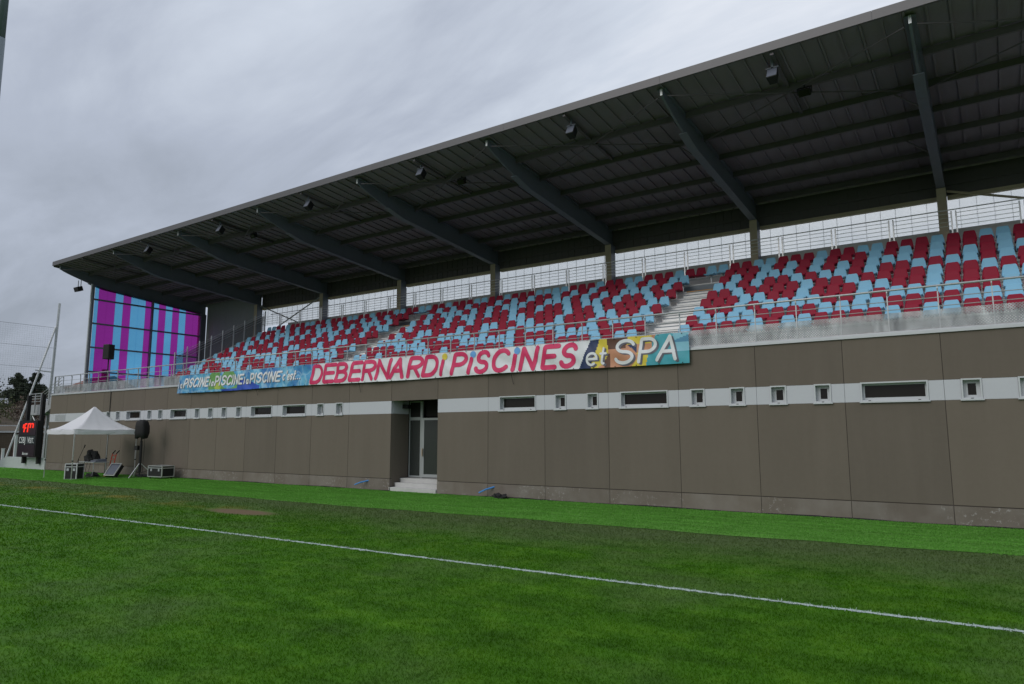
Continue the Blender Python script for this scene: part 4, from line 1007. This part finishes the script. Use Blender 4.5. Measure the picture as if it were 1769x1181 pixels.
for s_ in (-.2, .2):
    MB().tube((hx + s_, hy + .2, 1.18), (hx + s_ - .02, hy + .35, 1.34), .028, n=8).build('grip', 'black', ht); MB().tube((hx + s_ * 1.3 - .03, hy + .13, .15), (hx + s_ * 1.3 + .03, hy + .13, .15), .13, n=14).build('wheel', 'black', ht)
mo = thing('wedge_monitor', (-22.75, -1.55, 0), 'tilted loudspeaker wedge with bright aluminium frame on the turf', 'loudspeaker')
M = rotz(R(20)) @ Matrix.Rotation(R(-38), 3, 'X')
C_ = Vector((-22.75, -1.5, .33)); MB().obox(C_, (.30, .12, .36), M).build('body', 'black', mo)
e = MB()
for a in (-1, 1): e.obox(C_ + M @ Vector((a * .30, -.12, 0)), (.022, .022, .38), M); e.obox(C_ + M @ Vector((0, -.12, a * .36)), (.278, .020, .022), M)
e.build('edge_trim', 'alu', mo)
MB().obox(C_ + M @ Vector((0, -.126, 0)), (.25, .004, .30), M).build('grille', 'steel_dark', mo)
mc = thing('microphone_stand', (-23.3, -3.2, 0), 'slim black microphone stand behind the front tent leg', 'stand')
MB().tube((-23.3, -3.0, .02), (-23.3, -3.0, 1.0), .014, n=6).build('upright', 'black', mc); MB().tube((-23.38, -3.05, .75), (-23.05, -2.9, 1.55), .012, n=6).build('boom', 'black', mc); MB().tube((-23.05, -2.9, 1.52), (-23.01, -2.88, 1.66), .026, .03, n=8).build('microphone', 'black', mc)
for k in range(3): MB().tube((-23.3, -3.0, .2), (-23.3 + .3 * math.cos(k * 2.09), -3.0 + .3 * math.sin(k * 2.09), .02), .01, n=5).build('foot', 'black', mc)

# ================================================================== SCOREBOARD AND LEFT CORNER
sb = thing('scoreboard', (-36, -.2, 0), 'black electronic scoreboard on two posts with red clock digits', 'scoreboard')
SX0, SX1, SY = -37.28, -34.75, -.5
MB().box(SX0, SX1 + .06, SY, SY + .29, .80, 3.07).build('cabinet', 'black', sb)
for a, b, mt in ((2.16, 2.98, 'score_face'), (1.60, 2.10, 'score_panel'), (.82, 1.55, 'score_face')): MB().box(SX0 + .08, SX1 - .06, SY - .02, SY - .002, a, b).build('face_panel', mt, sb)
for x in (-37.2, -35.1): MB().box(x - .12, x + .12, SY + .295, SY + .49, .36, 4.72).build('post', 'black', sb)
def text_mesh(txt, h, mt, parent, x, y, z, xs=1.0, shear=0.0, nm='lettering'):
    cu = bpy.data.curves.new('t', 'FONT'); cu.body = txt; cu.size = h; cu.shear = shear; cu.extrude = .002; cu.offset = .002; cu.space_character = 1.12; ob = bpy.data.objects.new('t', cu); COL.objects.link(ob)
    dg = bpy.context.evaluated_depsgraph_get(); me = bpy.data.meshes.new_from_object(ob.evaluated_get(dg)); bpy.data.objects.remove(ob)
    base = BASE[parent.name]
    for v_ in me.vertices: v_.co = Vector((x + v_.co.x * xs, y - v_.co.z, z + v_.co.y)) - base
    me.materials.clear(); me.materials.append(MATS[mt]); o_ = bpy.data.objects.new(nm, me); COL.objects.link(o_); o_.parent = parent; BASE[o_.name] = base; return o_
text_mesh('CSBJ', .54, 'white_print', sb, SX0 + .16, SY - .024, 1.66, .84); text_mesh('V', .54, 'white_print', sb, SX0 + 1.42, SY - .024, 1.66, .84); text_mesh('ISIT.', .46, 'white_print', sb, SX0 + 1.68, SY - .024, 1.66, .72)
text_mesh('Bonnet', .24, 'white_print', sb, SX0 + .80, SY - .024, .92, 1.05, .35)
def seg(a, b): 
    p0, p1 = Vector((a[0], SY - .03, a[1])), Vector((b[0], SY - .03, b[1])); return MB().tube(p0, p1, .040, n=6)
D0 = SX0 + .62; zt, zm, zb_ = 2.86, 2.60, 2.34
for a, b in (((D0 + .12, zt - .03), (D0 + .06, zm)), ((D0 + .32, zt), (D0 + .20, zb_)), ((D0 + .34, zt), (D0 + .58, zt)), ((D0 + .28, zm), (D0 + .48, zm)), ((D0 + .80, zt), (D0 + .70, zb_)), ((D0 + .82, zt), (D0 + 1.10, zt)), ((D0 + 1.12, zt - .02), (D0 + 1.08, zm)), ((D0 + 1.26, zt), (D0 + 1.48, zt)), ((D0 + 1.50, zt - .02), (D0 + 1.46, zm))):
    seg(a, b).build('led_segment', 'led_red', sb)
cw = thing('low_concrete_wall', (-38, .1, 0), 'low pale concrete wall behind the scoreboard', 'wall')
MB().prism_y([(-34.36, 0), (-34.36, .72), (-40.3, .72), (-42.4, .14), (-42.4, 0)], 0, .25).build('wall_body', 'pale_concrete', cw)
for x, h, lab in ((-39.95, 2.15, 'thin white post standing left of the scoreboard'), (-41.9, 1.2, 'stubby white post at the left edge of the picture')):
    o = MB().box(x - .07, x + .07, .3, .44, 0, h).box(x - .09, x + .09, .28, .46, h, h + .04).build('fence_post', 'white_post', base=(x, .37, 0)); o['label'] = lab; o['category'] = 'post'
# steel access stair beyond the end wall
ss = thing('steel_stair', (-36.5, 3, 0), 'galvanised steel stair with landing and railings at the far left end of the stand', 'stair')
LX0, LX1, LZ, YS = -38.5, -36.7, 3.72, .42
MB().box(LX0, LX1, YS + .04, YS + 1.2, LZ - .12, LZ).build('landing', 'galv', ss)
MB().box(LX0, LX1, YS, YS + .035, LZ - .25, LZ + .42).build('landing_panel', 'galv', ss)
MB().box(LX0 - .04, LX0 - .002, YS, YS + 1.2, LZ - .25, LZ + .42).build('landing_panel', 'galv', ss)
for x in (LX0 + .04, (LX0 + LX1) / 2, LX1 - .04): MB().box(x - .03, x + .03, YS - .05, YS - .002, LZ - .1, LZ + 1.15).build('post', 'galv', ss)
for z in (.62, .8, .97, 1.14): MB().tube((LX0, YS - .03, LZ + z), (LX1, YS - .03, LZ + z), .02, n=6).build('rail', 'galv', ss)
for k in range(9):
    x = LX1 + .02 + k * .26; MB().box(x, x + .27, YS + .04, YS + 1.2, LZ + .1 * k + .03, LZ + .1 * k + .08).build('stair_tread', 'galv', ss)
MB().prism_y([(LX1 + .002, LZ - .42), (LX1 + .002, LZ + .28), (XL - .02, 4.62 + .40), (XL - .02, 4.62 - .42)], YS - .02, YS + .03).build('stringer', 'galv', ss)
for h in (.55, .75, .95, 1.15): MB().tube((LX1, YS, LZ + h), (XL + .25, YS, 4.66 + h), .02, n=6).build('rail', 'galv', ss)
for x, z in ((-35.6, 4.2), (XL - .1, 4.62)): MB().box(x - .045, x + .045, YS - .06, YS - .021, z - .1, z + 1.2).build('post', 'galv', ss)
for x, y in ((LX0 + .15, YS + .1), (LX1 - .15, YS + .1), (LX0 + .15, YS + 1.1), (LX1 - .15, YS + 1.1)): MB().box(x - .07, x + .07, y - .06, y + .06, 0, LZ - .12).build('column', 'galv', ss)
MB().tube((LX0 + .3, YS + .1, 3.5), (LX1 - .3, YS + .1, 2.5), .045, n=6).build('brace', 'galv', ss)
# ball-stop net
bnet = thing('ball_stop_net', (-42, 3, 0), 'tall ball-stop net with steel pole and diagonal strut at far left', 'net')
MB().tube((-42, 2.93, 0), (-42, 3.15, 11.86), .11, .085, n=10).build('pole', 'galv', bnet)
MB().tube((-42, .47, 0), (-42, 3.04, 10.1), .065, n=8).build('strut', 'galv', bnet)
MB().tube((-42, 1.92, 6.80), (-42, 2.95, 6.74), .04, n=8).build('spreader', 'galv', bnet)
nm = MB()
for k in range(0, 60):
    z = 10.0 - k * .15
    if z < .8: break
    nm.tube((-42, 2.85, z), (-42, -18, z), .0022, n=3)
for k in range(0, 138):
    y = 2.85 - k * .15; nm.tube((-42, y, .8), (-42, y, 10.0), .0022, n=3)
nm.build('netting', 'netting', bnet)
rp = MB()
for k in range(5): z = 10.0 - k * 1.5; rp.tube((-42, 3.0, z), (-42, -18, z + .02), .012, n=4)
rp.build('net_ropes', 'netting', bnet)
# floodlight mast
mx_, my_ = -41.75, -2.25
fmst = thing('floodlight_mast', (mx_, my_, 0), 'tall grey tapered floodlight mast cut off by the left picture edge', 'mast')
MB().tube((mx_, my_, 0), (mx_, my_, 30.2), .46, .29, n=24).build('lower_shaft', 'mast', fmst, smooth=True)
MB().tube((mx_, my_, 30.0), (mx_, my_, 45), .275, .20, n=24).build('upper_shaft', 'mast', fmst, smooth=True)
MB().box(mx_ - 2, mx_ + 2, my_ - .3, my_ + .3, 44.6, 45.4).build('lamp_frame', 'mast', fmst)

# ================================================================== BACKGROUND LEFT
bm_ = MB(); prof = [(-40, 0), (-52, .3), (-60, 2.6), (-72, 3.4), (-80, 5.2), (-110, 6.0), (-180, 6.5), (-180, -1), (-40, -1)]
nseg = 40; P0 = None
for i in range(nseg + 1):
    y = -60 + i * 4.5
    row = [(x + 1.2 * math.sin(y * .21 + x), y, z * (1 + .10 * math.sin(y * .33 + x * .2))) for x, z in prof[:7]]
    if P0:
        for k in range(6): bm_.quad(P0[k], P0[k + 1], row[k + 1], row[k])
    P0 = row
bm_.build('bank', 'bank', kind='structure')
rw = thing('retaining_wall', (-56, 6, 0), 'brownish panelled boundary wall along the foot of the bank', 'wall')
for k in range(16):
    y = -6 + k * 2.0; MB().box(-50.6, -50.4, y + .02, y + 1.96, 0, 2.35 if k % 3 else 2.3).build('panel', 'brush' if k % 2 else 'bank', rw)
MB().box(-50.75, -50.3, -6, 26, 2.36, 2.50).build('cap', 'pale_concrete', rw)
o = MB().box(-66.2, -66.0, -20, 30, 2.9, 3.15).build('path_kerb', 'pale_concrete', base=(-66, 0, 3)); o['label'] = 'pale kerb line crossing the brown bank'; o['category'] = 'kerb'
def leafcloud(n, gen, size):
    v = np.zeros((n, 3, 3)); c = np.array([gen() for _ in range(n)]); 
    d = rng.normal(size=(n, 2, 3)); d /= np.linalg.norm(d, axis=2, keepdims=True); s_ = size * (.6 + .8 * rng.random((n, 1)))
    v[:, 0] = c; v[:, 1] = c + d[:, 0] * s_; v[:, 2] = c + d[:, 1] * s_; return v
def cloud_obj(name, v, mt, parent):
    n = len(v); me = bpy.data.meshes.new(name); base = np.array(BASE[parent.name]); me.vertices.add(n * 3); me.vertices.foreach_set('co', (v - base).ravel()); me.loops.add(n * 3); me.loops.foreach_set('vertex_index', np.arange(n * 3)); me.polygons.add(n); me.polygons.foreach_set('loop_start', np.arange(0, n * 3, 3)); me.materials.append(MATS[mt]); me.update(); me.validate()
    o_ = bpy.data.objects.new(name, me); COL.objects.link(o_); o_.parent = parent; return o_
def conifer(x, y, z, h, r, label, seed):
    rs = random.Random(seed); t = thing('conifer_tree', (x, y, z), label, 'tree', 'conifers behind the bank')
    MB().tube((x, y, z), (x, y, z + h * .95), .28, .04, n=8).build('trunk', 'bark', t)
    br = []
    for k in range(46):
        q = .06 + .92 * rs.random() ** 1.15; L = r * (1.03 - q) ** .85 * rs.uniform(.6, 1.15); a = rs.uniform(0, 6.28); br.append((q, L, a))
    def gen():
        q, L, a = rs.choice(br); s_ = rs.random() ** .7; k = .13 * L + .07
        return (x + math.cos(a) * L * s_ + rs.gauss(0, k), y + math.sin(a) * L * s_ + rs.gauss(0, k), z + h * q + L * .30 * s_ + rs.gauss(0, k * .7))
    cloud_obj('crown', leafcloud(9000, gen, .30), 'conifer', t)
    lb = MB()
    for q, L, a in br[:24]: lb.tube((x, y, z + h * q), (x + math.cos(a) * L, y + math.sin(a) * L, z + h * q + L * .3), .06, .015, n=4)
    lb.build('limbs', 'bark', t)
conifer(-86.5, 17.4, 3.8, 6.2, 2.5, 'dark conifer, left of the two behind the ball-stop net', 1)
conifer(-86.0, 19.2, 3.8, 6.1, 2.4, 'dark conifer, right of the two behind the ball-stop net', 2)
def shrub(x, y, z, r, h, mt, label, seed, n=1800):
    rs = random.Random(seed); t = thing('shrub', (x, y, z), label, 'shrub', 'shrubs on the bank'); cl_ = [(rs.uniform(-.7, .7) * r, rs.uniform(-.7, .7) * r, rs.uniform(.3, .9) * h, rs.uniform(.3, .5) * r) for _ in range(9)]
    def gen():
        c = rs.choice(cl_); return (x + c[0] + rs.gauss(0, c[3]), y + c[1] + rs.gauss(0, c[3]), z + max(.05, c[2] + rs.gauss(0, c[3] * .7)))
    cloud_obj('crown', leafcloud(n, gen, .20), mt, t); b_ = MB()
    for c in cl_: b_.tube((x, y, z), (x + c[0], y + c[1], z + c[2]), .05, .015, n=4)
    b_.build('stems', 'bark', t)
shrub(-72, 13.5, 3.4, 1.8, 2.6, 'brush', 'bare pinkish brown shrub on the bank beneath the conifers', 11); shrub(-72, 18, 3.4, 1.6, 2.2, 'brush', 'bare brown shrub on the bank beside the steel stair landing', 12)
shrub(-70, 8.6, 3.2, 1.7, 2.6, 'hedge', 'yellow green shrub on the bank at the left picture edge', 13); shrub(-76, 10, 4, 2.2, 3.6, 'conifer', 'dark green bush at the left edge below the conifers', 14)
hs = thing('far_house', (-96, 32, 5), 'far house with red tiled roof seen through the railing', 'house')
MB().box(-100, -93, 28.5, 35.5, 4, 9.1).build('wall', 'render', hs)
MB().prism_x([(28, 9.1), (32, 10.9), (36, 9.1)], -100.3, -92.7).build('roof', 'roof_tile', hs); MB().box(-94.6, -94.0, 31.0, 31.7, 9.8, 11.9).build('chimney', 'roof_tile', hs)
